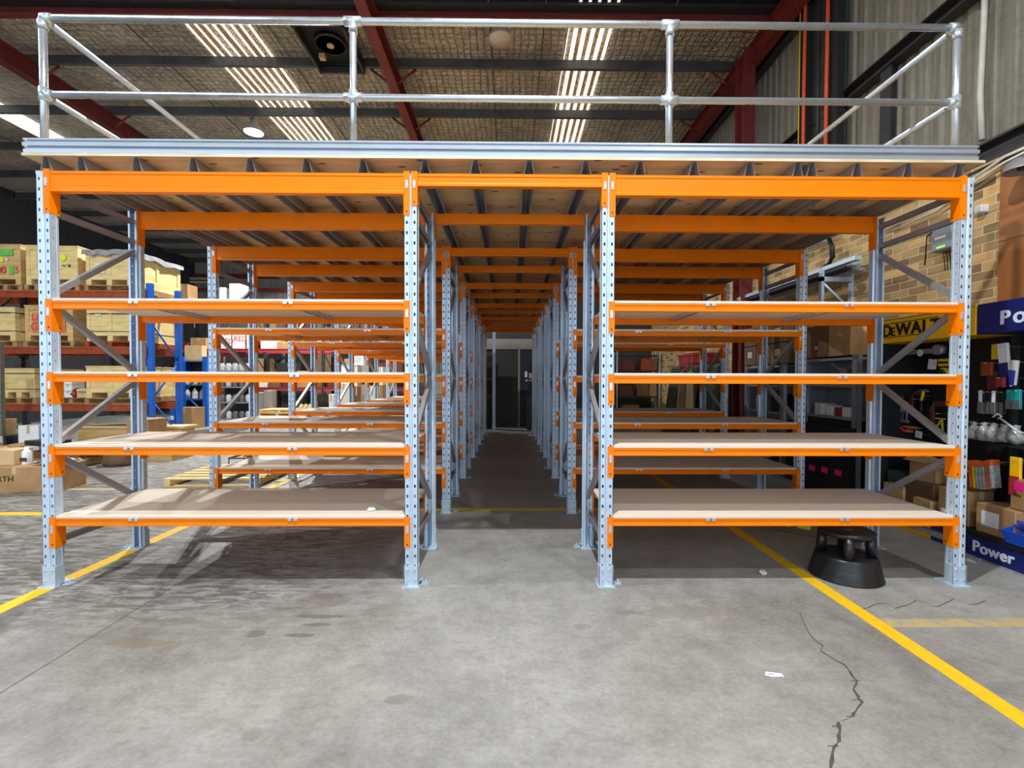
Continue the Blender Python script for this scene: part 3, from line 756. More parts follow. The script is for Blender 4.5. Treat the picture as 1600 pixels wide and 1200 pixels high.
tier(3.12, [(-3, 44, 388, 1.05, 'dark pallet at the top left under the crate with green and red marks', 'top tier crate with green paint and red numbers, far left', dict(mat='crate2', marks=[('patch', 'green_paint', 0, .8, .3, .12), ('dot', 'yellow_dot', -.12, .62, .045), ('dot', 'offwhite', .05, .62, .03), ('text', '80', 'red_mark', -.3, .28, .19), ('patch', 'green_paint', .2, .36, .09, .16), ('text', '5', 'red_mark', .32, .28, .17)])),
    (52, 84, 389, 1.0, 'pallet on the top tier half hidden by the front corner post', 'plain top tier crate mostly hidden by the front corner post', dict()),
    (91, 131, 390, 1.0, 'pallet on the top tier under the crate with the yellow dot', 'top tier crate with one fluorescent yellow dot', dict(marks=[('dot', 'yellow_dot', -.06, .7, .06), ('text', '~ v', 'text_black', -.1, .45, .12)])),
    (143, 214, 398, 1.35, 'long pallet on the top tier beside the blue frame', 'long top tier crate covered with clear plastic', dict(panels=2, cover=True, marks=[('patch', 'offwhite', -.2, .5, .2, .2)]))])
tier(2.06, [(-8, 34, 484, 1.05, 'pallet on the middle tier at the far left', 'strapped plain crate on the middle tier at the far left', dict(strap=True)),
    (49, 122, 481, 1.0, 'pallet under the reddish crate', 'reddish crate with red lettering on the middle tier', dict(mat='crate2', panels=1, marks=[('patch', 'red_panel', 0, .5, .62, .38), ('text', 'LAST', 'red_mark', -.36, .58, .17), ('text', 'GST C', 'red_mark', -.38, .3, .2)])),
    (143, 214, 485, 1.25, 'orange toned pallet on the middle tier by the blue frame', 'two panel strapped crate with a small label on the middle tier', dict(strap=True, panels=2, pm='orange_shaded', marks=[('patch', 'offwhite', -.25, .8, .12, .05)]))])
tier(.98, [(13, 62, 578, 1.05, 'dark pallet on the lowest tier at the far left', 'crate with cross straps on the lowest tier at the far left', dict(strap=True)),
    (141, 214, 574, 1.2, 'pallet on the lowest tier by the blue frame', 'wide plain crate on the lowest tier beside the blue frame', dict(panels=2))])
pallet('dark pallet on the lowest tier under small white cartons', PW(112), YR + .6, .98, .75, 1.0, 0, 'pallet', pg)
k = 0
for r in range(3):
    for c in range(2):
        carton('small white carton in the stack behind the front left post, %s row %s column' % (['lower', 'middle', 'upper'][r], ['left', 'right'][c]), PW(100) + c * .155 - .01, YR + .2, 1.10 + r * .125, .145, .3, .12, 0, 'white', True, None, None, False, 'carton', 'carton', 'small white cartons on the lowest tier')
carton('open brown carton beside the small white cartons', PW(131), YR + .16, 1.099, .2, .24, .16, .5, 'card_light', flaps=True)
o = MB().lathe([(.0, 0), (.06, .02), (.08, .07), (.06, .13), (.0, .15)], 14).build('red_bundle', M['red_paint'], None, (PW(117.5), YR + .12, 1.099)); tag(o, 'small round red bundle between cartons on the lowest tier', 'bundle')

# --- left: things on the floor in front of the pallet rack
t = thing('rack_post', 'short grey green perforated rack post standing at the left edge', 'rack frame', (-8.94, 8.6, 0))
MB().strip((-.06, 0), (.0, 0), 0, 2.1, (.02, .025, .1, .05)).strip((.0, 0), (.06, 0), 0, 2.1, (.02, .025, .1, .05)).strip((.06, 0), (.06, .06), 0, 2.1).strip((-.06, 0), (-.06, .06), 0, 2.1).thick(.003).build('upright_post', M['olive_post'], t)
MB().box(-.09, .09, -.04, .1, 0, .008).build('base_plate', M['olive_post'], t)
carton('long brown box lying at the left edge with printed mark', -6.35, 6.5, 0, 1.0, .5, .33, .12, 'card', True, None, ('WORTH', 'text_black', .1, .45), False)
carton('short brown box standing on the long box at the left edge', -6.62, 6.5, .331, .34, .3, .2, .12, 'card_light')
o = MB().lathe([(.001, 0), (.045, 0), (.047, .02), (.047, .17), (.03, .195), (.025, .2), (.025, .235), (.001, .235)], 16).build('spray_can', M['white'], None, (-6.32, 6.42, .331)); tag(o, 'white spray can standing on the long brown box', 'can')
MB().box(-.048, .048, -.0485, -.047, .05, .1).build('printed_band', M['maroon'], o)
mb = MB(); n = 9; g = [[mb.bm.verts.new((.42 * i / n, .3 * j / n, .03 + .05 * random.random() * math.sin(PI * i / n) + .02 * math.sin(i * 3 + j))) for j in range(n + 1)] for i in range(n + 1)]
for i in range(n):
    for j in range(n): mb.bm.faces.new((g[i][j], g[i + 1][j], g[i + 1][j + 1], g[i][j + 1]))
o = mb.thick(.004).build('plastic_sheet', M['plastic_wrap'], None, (-6.2, 6.35, .335)); tag(o, 'crumpled clear plastic sheet lying on the long brown box', 'plastic sheet')
pallet('pallet on the floor near the left edge under white cartons', -8.78, 8.6, 0, 1.0, 1.0, 0)
carton('white carton leaning at the left edge of the floor pallet', -8.85, 8.35, .12, .16, .3, .34, -.1, 'white')
carton('open wooden tray on the floor pallet near the left edge', -8.5, 8.3, .12, .3, .3, .2, .1, 'crate2', flaps=True, name='wooden_tray', cat='tray')
carton('white carton stacked on the floor pallet near the left edge', -8.42, 8.75, .12, .34, .34, .52, .05, 'white', True)
o = MB().box(-.15, .15, -.15, .15, 0, .34).box(-.16, .16, -.16, .16, .3, .33).build('black_crate', M['black_plastic'], None, (-8.72, 8.8, .12), (0, 0, .2)); tag(o, 'small black plastic crate behind the white cartons on the left', 'plastic crate')
carton('brown carton behind the black plastic crate at the left', -9.05, 8.75, .12, .26, .3, .62, 0, 'card_light')
o = MB().box(-1.0, 1.0, -.2, .2, 0, .5).build('timber_panel_stack', M['crate2'], None, (-7.4, 9.75, .0)); tag(o, 'long low stack of pale timber panels under the pallet rack', 'panel stack')
MB().box(-1.05, 1.05, -.23, .23, .5, .54).box(-1.05, 1.05, -.24, -.2, .2, .24).build('top_panel', M['crate'], o)
carton('tan carton on the floor with a crumpled torn top, by the left racks', -6.98, 8.9, .0, .3, .3, .2, .3, 'card')
pallet('pallet on the floor under flattened brown boxes', -7.6, 8.5, 0, 1.08, .9, 0, 'pallet')
carton('flat dark grey carton on the pile of brown boxes', -7.85, 8.35, .34, .5, .4, .08, -.35, 'dark_steel', False)
carton('flat brown carton at the bottom of the floor pile', -7.6, 8.5, .12, .9, .55, .12, -.12, 'card_dark')
carton('flat open brown carton on top of the floor pile', -7.35, 8.5, .245, .62, .5, .1, .2, 'card', flaps=True)
carton('upright brown carton with a white label behind the floor pile', -6.62, 8.95, .24, .42, .42, .5, -.12, 'card', True, ('white', 'f', -.2, .3, .2, .2))
pallet('pallet on the floor under the upright brown carton', -6.4, 8.98, .12, .8, .6, 0)
o = MB().box(-.4, .4, -.3, .3, 0, .12).build('flat_timber_pack', M['crate2'], None, (-6.4, 8.98, 0)); tag(o, 'low timber pack on the floor beneath the pallet with the upright carton', 'timber pack')
mb = MB()
mb.lathe([(.001, 0), (.2, 0), (.22, .06), (.2, .14), (.22, .2), (.19, .24), (.17, .23), (.19, .1), (.001, .02)], 9, sx=1.25)
for v in mb.bm.verts: v.co += Vector((random.uniform(-.02, .02), random.uniform(-.02, .02), random.uniform(0, .012)))
o = mb.build('crushed_box', M['card_dark'], None, (-6.6, 8.3, 0)); tag(o, 'crushed open brown box on the floor left of the racks', 'box')

# flat white pallet with trolley left of the second rack row
pallet('pale new pallet lying on the floor behind the left racks', -4.05, 7.15, 0, 1.25, 1.1, .05, 'crate')
t = thing('trolley', 'dark folding metal trolley lying on the pale pallet', 'trolley', (-3.75, 7.25, .119))
MB().tube([(-.3, -.2, .05), (-.3, -.2, .2), (.4, -.2, .2), (.4, -.2, .05)], .014, 6).tube([(-.3, .2, .05), (-.3, .2, .2), (.4, .2, .2), (.4, .2, .05)], .014, 6).build('frame', M['dark_steel'], t)
MB().tube([(-.3, -.2, .2), (-.3, .2, .2)], .014, 6).tube([(.4, -.2, .2), (.4, .2, .2)], .014, 6).tube([(0, -.2, .2), (0, .2, .2)], .014, 6).build('cross_bar', M['dark_steel'], t)
for sx in (-.3, .4):
    for sy in (-.2, .2): MB().cyl((sx, sy - .015, .045), (sx, sy + .015, .045), .045, 14).build('wheel', M['black_plastic'], t)

# --- blue rack frames
def bframe(label, x0, x1, y, top, hgt):
    t = thing('blue_rack', label, 'rack', ((x0 + x1) / 2, y, 0), 0, 'blue rack frames'); w = (x1 - x0) / 2
    for s in (-1, 1): MB().prism([(s * w - .065, 0), (s * w + .065, 0), (s * w + .065, .09), (s * w + .045, .09), (s * w + .045, .012), (s * w - .045, .012), (s * w - .045, .09), (s * w - .065, .09)], 'z', 0, top).build('upright_post', M['blue_paint'], t)
    z = .35; k = 0
    while z + hgt < top: MB().tube([((-w if k % 2 else w), .06, z), ((w if k % 2 else -w), .06, z + hgt)], .022, 6).build('brace', M['blue_paint'], t); z += hgt; k += 1
    return t
X2 = lambda px, d: (px - 795) / 760 * d
bframe('shorter blue rack frame holding white jugs', X2(287, 15.0), X2(322, 15.0), 15.0, 2.15, .7)
t = thing('shelf_unit', 'blue shelf unit behind the shorter blue frame with rows of jugs', 'shelf unit', (X2(304, 15.3), 15.3, 0))
for z in (.45, .84, 1.3, 2.05): MB().box(-.36, .36, 0, .5, z - .04, z).build('shelf', M['blue_paint'] if z == .84 else M['grey_paint'], t)
MB().box(-.36, .36, .5, .52, 0, 2.1).build('back_panel', M['dark_steel'], t)
MB().box(-.38, -.36, 0, .5, 0, 2.1).build('side_panel', M['blue_paint'], t); MB().box(.36, .38, 0, .5, 0, 2.1).build('side_panel', M['blue_paint'], t)
def jugmesh(): return MB().lathe([(.001, 0), (.085, 0), (.09, .03), (.09, .09), (.082, .1), (.09, .11), (.088, .2), (.06, .26), (.03, .29), (.03, .33), (.001, .33)], 14).mesh('jug', M['offwhite'])
JUG = jugmesh(); CAPM = MB().cyl((0, 0, .33), (0, 0, .355), .034, 12).mesh('cap', M['jar_dark'])
JAR = MB().lathe([(.001, 0), (.075, 0), (.08, .01), (.08, .17), (.06, .2), (.06, .22), (.001, .22)], 12).mesh('jar', M['jar']); JARD = JAR.copy(); JARD.materials[0] = M['jar_dark']
def jug(label, x, y, z, group='jugs on the blue shelf'):
    o = inst('jug', JUG, None, (x, y, z)); tag(o, label, 'jug', group); inst('cap', CAPM, o); return o
for r, z in enumerate((.84, 1.3)):
    for c in range(3): jug('white jug on the %s blue shelf, %s of three' % (['middle', 'upper'][r], ['left', 'centre', 'right'][c]), X2(304, 15.3) - .24 + c * .24, 15.4, z)
carton('brown carton with a dark printed corner in front of the blue frame', X2(297, 14.6), 14.7, 0, .58, .45, .62, -.25, 'card', True, None, ('L', 'text_black', .14, .6))
carton('bright blue carton beside the brown carton by the blue frames', X2(272.5, 14.6), 14.72, 0, .15, .3, .62, 0, 'blue_paint', False, ('white', 'f', 0, .5, .1, .12))
carton('crumpled brown carton standing on top of the shorter blue rack', X2(303, 15.3), 15.5, 2.051, .5, .35, .46, .15, 'card_light')
# --- grey shelving with jars
JX0, JX1, JY = X2(340, 14.6), X2(391, 14.6), 14.6
t = thing('jar_shelf_unit', 'grey steel shelf unit stocked with rows of jars behind the left racks', 'shelf unit', ((JX0 + JX1) / 2, JY, 0))
wj = (JX1 - JX0) / 2
for x in (-wj - .02, wj):
    MB().box(x, x + .03, 0, .03, 0, 2.15).build('post', M['grey_paint'], t); MB().box(x, x + .03, .42, .45, 0, 2.15).build('post', M['grey_paint'], t)
for z in (.28, .78, 1.24, 1.72): MB().box(-wj, wj, 0, .45, z - .04, z).build('shelf', M['grey_paint'], t)
MB().box(-wj, wj, .45, .46, 0, 2.1).build('back_panel', M['dark_steel'], t)
words = ['leftmost', 'second', 'third', 'fourth', 'rightmost']
for r, z in enumerate((.28, .78, 1.24, 1.72)):
    for c in range(5):
        o = inst('jar', JAR if (r == 3 or c % 3 == 1) else JARD, None, (JX0 + .1 + c * .195, JY + .13, z)); tag(o, '%s jar on the %s shelf of the grey jar unit' % (words[c], ['lowest', 'second lowest', 'second highest', 'top'][r]), 'jar', 'jars on the grey shelf unit')

# --- back left: red racks, cartons and white bundles
prack('long red beamed pallet rack along the back of the hall', [X2(286, 19), X2(395, 19), X2(505, 19), X2(655, 19)], 19, 1.1, 4.6, [1.15, 2.65, 4.45], 'red_paint', 'dark_steel', .13)
prack('second red beamed rack further back by the far wall', [X2(286, 23), X2(420, 23), X2(560, 23), X2(700, 23)], 23, 1.1, 4.3, [1.5, 3.2], 'red_paint', 'dark_steel', .13)
Rz = [1.151, 2.651, 4.451]
for (a, b, lv, yt, mat, lb, kw) in [
    (284, 303, 2, 447, 'card', 'brown carton high on the back rack at its left end', {}), (345, 360, 2, 452, 'white', 'white wrapped carton high on the back rack', {}), (366, 386, 2, 446, 'offwhite', 'off white bundle high on the back rack, next to the white wrapped carton', {}),
    (350, 367, 1, 519, 'white', 'white carton with red lettering, left of the pair on the back rack', dict(marks=('RED', 'red_mark', .28, .3))), (370, 388, 1, 517, 'white', 'white carton with red lettering, right of the pair on the back rack', dict(marks=('RED', 'red_mark', .28, .4))),
    (413, 438, 1, 529, 'offwhite', 'off white sacks piled on the back rack left of the aisle posts', {}), (536, 551, 0, 570, 'white', 'white carton on the lower back rack behind the left rack posts', {}), (553, 561, 0, 572, 'offwhite', 'small off white carton on the lower back rack', {}),
    (592, 600, 0, 574, 'white', 'small white carton near the right end of the lower back rack', {}), (410, 422, 0, 596, 'offwhite', 'flat pale parcel on the lower back rack', {}), (306, 330, 1, 530, 'card', 'wide brown carton on the back rack over the blue shelf', {})]:
    h = CAMH - (yt - 594) / 760 * 19.1 - Rz[lv]
    carton(lb, X2((a + b) / 2, 19.3), 19.4, Rz[lv], (b - a) / 760 * 19.2, .6, max(.12, h), 0, mat, group='cartons on the back racks', **kw)
for (a, b, yt, mat, lb) in [(532, 548, 600, 'offwhite', 'stack of pale cartons on the floor by the back rack'), (553, 566, 604, 'card_dark', 'dark brown carton standing on the floor by the back rack'), (566, 574, 602, 'card', 'tall tan carton on the floor by the back rack'),
    (580, 588, 604, 'offwhite', 'tall off white carton on the floor near the aisle end'), (590, 600, 602, 'card', 'brown carton on the floor nearest the aisle end'), (517, 524, 617, 'white', 'low white carton on the floor in front of the back rack')]:
    h = CAMH - (yt - 594) / 760 * 17.5
    carton(lb, X2((a + b) / 2, 17.7), 17.8, 0, (b - a) / 760 * 17.6, .6, h, 0, mat, group='cartons on the floor at the back')
for i, (a, b, yt, lb) in enumerate([(406, 418, 614, 'grey foam block in the left heap by the back rack'), (419, 430, 611, 'taller grey foam block in the heap by the back rack'), (408, 424, 628, 'wide grey foam block low in the heap by the back rack')]):
    h = .38
    zb = 0 if i == 2 else .381
    carton(lb, X2((a + b) / 2, 17) , 16.9 if i == 2 else 16.95, zb, (b - a) / 760 * 17 + (.12 if i == 2 else 0), .5, .38 if i == 2 else CAMH - (yt - 594) / 760 * 17 - .381, .1, 'wall_grey', False, name='foam_block', cat='foam block', group='grey foam blocks')
for i, (px, zz, lb) in enumerate([(445, 0, 'lowest pale pallet in the stack behind the left racks'), (446, .12, 'second pallet up in the stack behind the left racks'), (444, .24, 'third pallet up in the stack behind the left racks'), (446, .36, 'top pallet of the stack behind the left racks')]):
    pallet(lb, X2(px, 16.5), 16.4, zz, 1.2, .9, .03 * i, 'crate', 'stacked pallets at the back')
for (px, lb, m) in [(478, 'open black plastic bin on the floor at the back', 'black_plastic'), (506, 'second black plastic bin on the floor at the back, to the right', 'black_plastic')]:
    o = MB().prism([(-.25, 0), (.25, 0), (.3, .62), (.27, .62), (.23, .03), (-.23, .03), (-.27, .62), (-.3, .62)], 'y', -.3, .3).box(-.25, .25, -.3, -.27, 0, .6).box(-.25, .25, .27, .3, 0, .6).build('plastic_bin', M[m], None, (X2(px, 17.8), 17.8, 0)); tag(o, lb, 'bin', 'black bins at the back')
for (a, lb) in [(463, 'pale plank leaning left in the group of planks by the stacked pallets'), (470, 'pale plank leaning in the middle of the planks by the stacked pallets'), (477, 'pale plank leaning right in the group of planks by the stacked pallets')]:
    o = MB().obox((0, 0, .33), .1, .03, .75, (-.35, .45, 0)).build('plank', M['crate'], None, (X2(a, 15.9), 15.9, 0)); tag(o, lb, 'plank', 'planks leaning at the back')
carton('red plastic tray on the floor by the grey foam blocks', X2(408, 15.8), 15.8, .0, .35, .3, .1, 0, 'red_paint', False, name='plastic_tray', cat='tray')
o = MB().box(-.16, .16, 0, .004, -.2, .2).build('paper_notice', M['white'], None, (X2(561, 13.4), 13.3, CAMH + (594 - 560) / 760 * 13.3)); tag(o, 'white paper notice hanging behind the left racks', 'notice')
mb = MB()
for i in range(6): mb.box(-.11, .11 - .03 * (i % 3), -.002, .0, .13 - i * .05, .14 - i * .05)
mb.build('printed_lines', M['grey_paint'], o); MB().tube([(0, .002, .2), (0, .002, 1.0)], .004, 5).build('string', M['dark_steel'], o)
struct(MB().box(-15.9, -6.0, 24.7, 24.85, 6.55, 6.75).build('far_girt', M['red_steel'])); struct(MB().box(-15.9, -2, 24.7, 24.85, 5.9, 6.05).build('far_girt', M['red_paint']))
o = MB().box(-.9, .9, 0, .08, -.14, .14).build('wall_sign', M['card_light'], None, (X2(310, 24.5), 24.6, 6.4)); tag(o, 'long pale sign fixed between red beams on the far wall', 'sign'); MB().box(-.4, .6, -.01, 0, -.03, .03).build('printed_line', M['text_black'], o)
struct(MB().box(-15.9, -2, 24.72, 24.84, 4.55, 4.7).build('far_rail', M['conduit']))

pos = ['far left', 'left', 'left middle', 'middle', 'right middle', 'right', 'far right']
for lv, z in ((0, 1.501), (1, 3.201)):
    for i in range(7):
        px = 300 + i * 52 + lv * 14; m = ['card_dark', 'maroon', 'card', 'dark_steel', 'card_dark', 'card', 'maroon'][(i + lv * 3) % 7]
        carton('dark load on the %s beams of the rearmost rack, %s of seven' % (['lower', 'upper'][lv], pos[i]), X2(px, 23.4), 23.5, z, 1.15, .8, .75 + .2 * ((i * 5 + lv) % 3), 0, m, True, group='loads on the rearmost rack')
for i in range(7):
    carton('dark load standing on the floor under the rearmost rack, %s of seven' % pos[i], X2(305 + i * 53, 23.4), 23.5, 0, 1.2, .8, 1.0 + .1 * (i % 3), 0, ['dark_steel', 'card_dark', 'maroon'][i % 3], False, group='loads on the rearmost rack')
for i in range(6):
    carton('brown parcel on the upper beams of the red rack, %s from the left' % ['first', 'second', 'third', 'fourth', 'fifth', 'sixth'][i], X2(450 + i * 29, 19.4), 19.4, 2.651, .55, .6, .28 + .1 * (i % 3), 0, ['card', 'card_dark', 'offwhite'][i % 3], True, group='parcels on the red rack')
for i in range(5):
    carton('dark parcel on the lower beams of the red rack, %s from the left' % ['first', 'second', 'third', 'fourth', 'fifth'][i], X2(435 + i * 22, 19.4), 19.4, 1.151, .45, .6, .4 + .12 * (i % 3), 0, ['card_dark', 'maroon', 'card'][i % 3], True, group='parcels on the red rack')
# end of the aisle
t = thing('end_rack', 'dark rack with brown beams at the far end of the aisle', 'rack', (X2(771, 14.35), 14.35, 0))
p = inst('upright_post', POST, t, (0, 0, 0)); inst('base_plate', PLATE, p)
inst('upright_post', POST, t, (-1.0, 0, 0))
for z in (1.0, 1.52, 2.08): MB().box(-.96, -.045, .0, .05, z - .06, z).build('beam', M['red_steel'], t)
MB().box(-1.0, -.03, .3, .32, 0, 2.2).build('back_panel', M['black'], t)
for i, (px, py, w_, h_) in enumerate([(821, 585, .08, .18), (828.5, 587, .12, .17), (822, 594.5, .06, .05), (829, 594.5, .13, .04)]):
    p = W(px, py, 15.1); o = MB().box(-w_ / 2, w_ / 2, 0, .003, -h_ / 2, h_ / 2).build('paper_note', M['white'], None, p); tag(o, ['upper left paper note on the dark blue end door', 'larger upper right paper note on the dark blue end door', 'small lower left paper slip on the dark blue end door', 'wide lower paper slip on the dark blue end door'][i], 'note', 'paper notes on the end door')
o = MB().box(-.2, .2, -.15, .15, 0, .45).box(-.2, .2, .1, .15, .45, .95).tube([(0, 0, 0), (0, 0, .1)], .2, 10).build('office_chair', M['black_plastic'], None, (.72, 14.4, 0)); tag(o, 'black office chair by the dark blue end door', 'chair')

# --- right side: grey gondola shelving along the wall
def gondola(label, y0, y1, X, top, levels):
    t = thing('perforated_shelf_unit', label, 'shelf unit', (X, y0, 0), 0, 'grey shelf units along the brick wall'); L = y1 - y0
    for y in (0, L - .09):
        MB().strip((0, y + .045), (0, y), 0, top, (.012, .012, .03, .03)).strip((0, y + .09), (0, y + .045), 0, top, (.012, .012, .03, .03)).strip((.0, y), (.06, y), 0, top).thick(.003).build('post', M['grey_paint'], t)
    MB().box(.32, .335, 0, L, 0, top - .03).build('back_panel', M['grey_paint'], t)
    MB().box(.0, .32, L - .005, L, .2, top - .03).build('side_panel', M['grey_paint'], t)
    for z in levels: MB().box(0, .32, .09, L - .09, z - .035, z, .003).build('shelf', M['grey_paint'], t)
    MB().box(.02, .3, .09, L - .09, 0, levels[0] - .04).build('base_cabinet', M['black'], t)
    return t
gondola('nearer grey perforated shelf unit with small boxes along the brick wall', 5.66, 6.72, 4.08, 1.77, [.93, 1.02 + .0, 1.42, 1.75][1:])
gondola('farther grey shelf unit with tools along the brick wall', 7.2, 8.4, 4.08, 1.72, [.55, .98, 1.4, 1.7])
for (y, z, d, h, w_, mat, lb, st) in [
    (5.9, 1.02, .12, .12, .14, 'white', 'white carton beside the red box on the near grey shelf', None), (6.05, 1.02, .1, .11, .14, 'red_paint', 'small red box on the near grey shelf', None), (6.2, 1.02, .12, .13, .14, 'white', 'plain white carton left of the red box on the near grey shelf', None),
    (6.38, 1.02, .14, .15, .2, 'offwhite', 'taller off white carton at the back of the near grey shelf', None), (5.8, 1.42, .12, .05, .12, 'red_paint', 'flat red packet on the upper near grey shelf', None), (5.82, 1.02, .05, .05, .1, 'offwhite', 'tiny pale box at the near end of the grey shelf', None),
    (5.95, 1.42, .14, .2, .16, 'card_dark', 'dark brown carton on the upper near grey shelf', None)]:
    carton(lb, 4.18, y, z, w_, d, h, 0, mat, False, group='boxes on the near grey shelf')
carton('large brown carton on top of the near grey shelf unit', 4.24, 6.42, 1.77, .34, .55, .42, 0, 'card_dark', True, ('card_light', 'l', 0, .3, .06, .04))
carton('brown carton with a torn flap on top of the near grey shelf unit', 4.22, 5.94, 1.77, .34, .4, .4, 0, 'card')
carton('low grey tub standing beside cartons over the near grey shelf', 4.0 + .1, 5.6, 1.86, .2, .2, .16, 0, 'dark_steel', False, name='tub', cat='tub') if False else None
for r in range(2):
    for c in range(3):
        carton('dark carton with a white label over the far grey shelf, %s row, %s' % (['lower', 'upper'][r], ['near', 'middle', 'far'][c]), 4.22, 7.32 + c * .42, 1.72 + r * .32, .34, .4, .31, 0, 'card_dark', False, ('offwhite', 'l', 0, .55, .14, .1), group='labelled cartons over the far grey shelf')
for (y, z, h, lb) in [(7.45, .98, .28, 'dark power tool case on the far grey shelf'), (7.9, .98, .25, 'silver fan shaped tool on the far grey shelf'), (7.6, 1.4, .2, 'black tool box on the upper far grey shelf')]:
    o = MB().box(-.1, .1, -.14, .14, 0, h, .015).tube([(-.06, -.06, h), (-.06, -.06, h + .04), (-.06, .06, h + .04), (-.06, .06, h)], .01, 6).build('tool_case', M['galv_dark'] if 'silver' in lb else M['black_plastic'], None, (4.2, y, z)); tag(o, lb, 'tool case', 'tool cases on the far grey shelf')
for i, px in enumerate((1273.5, 1293.5, 1315)):
    p = WX(px, [731, 734.5, 739][i], 4.0); o = MB().box(-.004, 0, -.06, .06, -.035, .035).build('pink_label', M['pink'], None, p); tag(o, 'bright pink label on the black cabinet under the shelf, %s of three' % ['far', 'middle', 'near'][i], 'label', 'pink labels under the grey shelf')
struct(MB().box(4.0, 4.07, 5.66, 6.95, 0, .9).build('trim_3', M['black']))
o = MB().lathe([(.001, 0), (.05, 0), (.052, .16), (.03, .19), (.02, .22), (.001, .22)], 12).build('bottle', M['jar'], None, (4.02, 5.62, .5)); 
bpy.data.objects.remove(o)
# rear right stacks
t = thing('wire_shelf_unit', 'dark wire shelf unit behind the right racks near the aisle', 'shelf unit', (X2(1000, 13.9), 14.1, 0))
for x in (-.62, .62):
    for y in (0, .4): MB().cyl((x, y, 0), (x, y, 2.3), .02, 8).build('post', M['galv'], t)
for z in (.5, 1.0, 1.75, 2.2): MB().box(-.62, .62, 0, .4, z - .03, z).build('shelf', M['dark_steel'], t)
for i, (dx, z, w_, h_, m, lb) in enumerate([(-.35, 1.0, .4, .3, 'maroon', 'dark red carton on the wire shelf, left'), (.15, 1.0, .35, .4, 'card_dark', 'brown carton on the wire shelf, middle'), (-.3, 1.75, .4, .3, 'maroon', 'dark red carton on the upper wire shelf'), (.3, 1.75, .4, .35, 'orange_shaded', 'rusty orange carton on the upper wire shelf'), (-.2, .5, .5, .25, 'card_dark', 'low brown carton on the bottom wire shelf'), (.45, 1.0, .2, .45, 'card', 'narrow tan carton on the wire shelf, right')]):
    carton(lb, X2(1000, 13.9) + dx, 14.3, z, w_, .3, h_, 0, m, False, group='cartons on the wire shelf')
for i, (y, xx, lb) in enumerate([(8.9, 3.62, 'nearest dark green sheet leaning behind the right racks'), (9.75, 3.58, 'middle dark green sheet leaning behind the right racks'), (10.6, 3.55, 'farthest dark green sheet leaning behind the right racks')]):
    o = MB().obox((0, 0, .88), .04, .66, 1.78, (0, .14, 0)).obox((-.03, -.3, .88), .03, .04, 1.7, (0, .14, 0)).build('leaning_sheet', M['green_tarp'], None, (xx, y, 0)); tag(o, lb, 'sheet', 'green sheets leaning by the wall')
for i, zz in enumerate((1.6, 1.83)):
    o = MB().box(-.25, .25, -.45, .45, 0, .2).box(-.27, .27, -.47, .47, .16, .22).build('red_crate', M['red_paint'], None, (4.1, 10.6, zz)); tag(o, 'red plastic crate, %s of the two stacked behind the right racks' % ['lower', 'upper'][i], 'plastic crate', 'red crates behind the right racks')
o = MB().box(-.3, .3, -.9, .9, 0, 1.59).build('storage_cabinet', M['card_dark'], None, (4.12, 10.5, 0)); tag(o, 'brown storage cabinet under the red crates by the wall', 'cabinet')
for yy in (-.45, .45): MB().box(-.315, -.3, yy - .42, yy + .42, .05, 1.55).build('door', M['card_dark'], o)
for (px, lb) in [(1077, 'pale yellow cloth hanging by the green sheets, right'), (1064, 'pale yellow cloth hanging by the green sheets, left')]:
    p = WX(px, 640, 3.5); o = MB().prism([(-.09, 0), (.09, 0), (.07, .9), (.02, 1.0), (-.04, .85)], 'y', -.02, .02).build('cloth', M['card_light'], None, (3.5, p.y, .7)); tag(o, lb, 'cloth', 'cloths by the green sheets'); MB().tube([(0, 0, 1.0 - .1), (0, 0, 1.25)], .008, 5).build('cord', M['dark_steel'], o)
o = MB().box(-.02, .02, -.35, .35, 0, .34).build('yellow_panel', M['card_light'], None, (4.3, 9.0, 1.95)); tag(o, 'pale yellow panel on the wall behind the second right rack', 'panel'); MB().box(-.03, -.02, -.33, .33, .04, .07).build('printed_line', M['card_dark'], o)

# storage brackets with steel lengths on the brick wall
t = thing('wall_bracket_rack', 'galvanised wall brackets carrying long steel lengths on the brick wall', 'wall rack', (WALLX, 6.3, 2.75))
for yy in (0, 2.2, 4.4):
    b = MB().box(-.03, 0, yy - .03, yy + .03, -.4, .22).box(-.42, -.02, yy - .025, yy + .025, .0, .06).box(-.42, -.38, yy - .025, yy + .025, -.3, .14).build('bracket', M['galv'], t)
    MB().tube([(-.03, yy, -.35), (-.4, yy, .0)], .018, 6).build('strut', M['galv'], b)
for (x, z, r_) in ((-.1, .09, .025), (-.18, .1, .03), (-.27, .085, .022), (-.33, .11, .02)):
    MB().tube([(x, -.35, z), (x, 5.2, z)], r_, 6).build('steel_length', M['galv_dark'] if r_ > .022 else M['dark_steel'], t)
MB().box(-.36, -.28, -.55, 4.9, .15, .2).build('channel', M['galv'], t); MB().box(-.22, -.1, -.3, 4.5, .15, .2).build('channel', M['galv'], t)
o = MB().tube([WX(1294, 372, 4.3), WX(1299, 385, 4.3), WX(1300, 400, 4.3), WX(1294, 412, 4.3), WX(1280, 421, 4.3), WX(1262, 428, 4.25)], .032, 8).build('hose', M['hose']); tag(o, 'thick black curved hose against the brick wall', 'hose')
o = MB().tube([WX(1294, 372, 4.3), WX(1278, 374, 4.3), WX(1262, 386, 4.3)], .04, 10).build('pipe_end', M['galv']); tag(o, 'galvanised pipe under the platform edge by the brick wall', 'pipe')

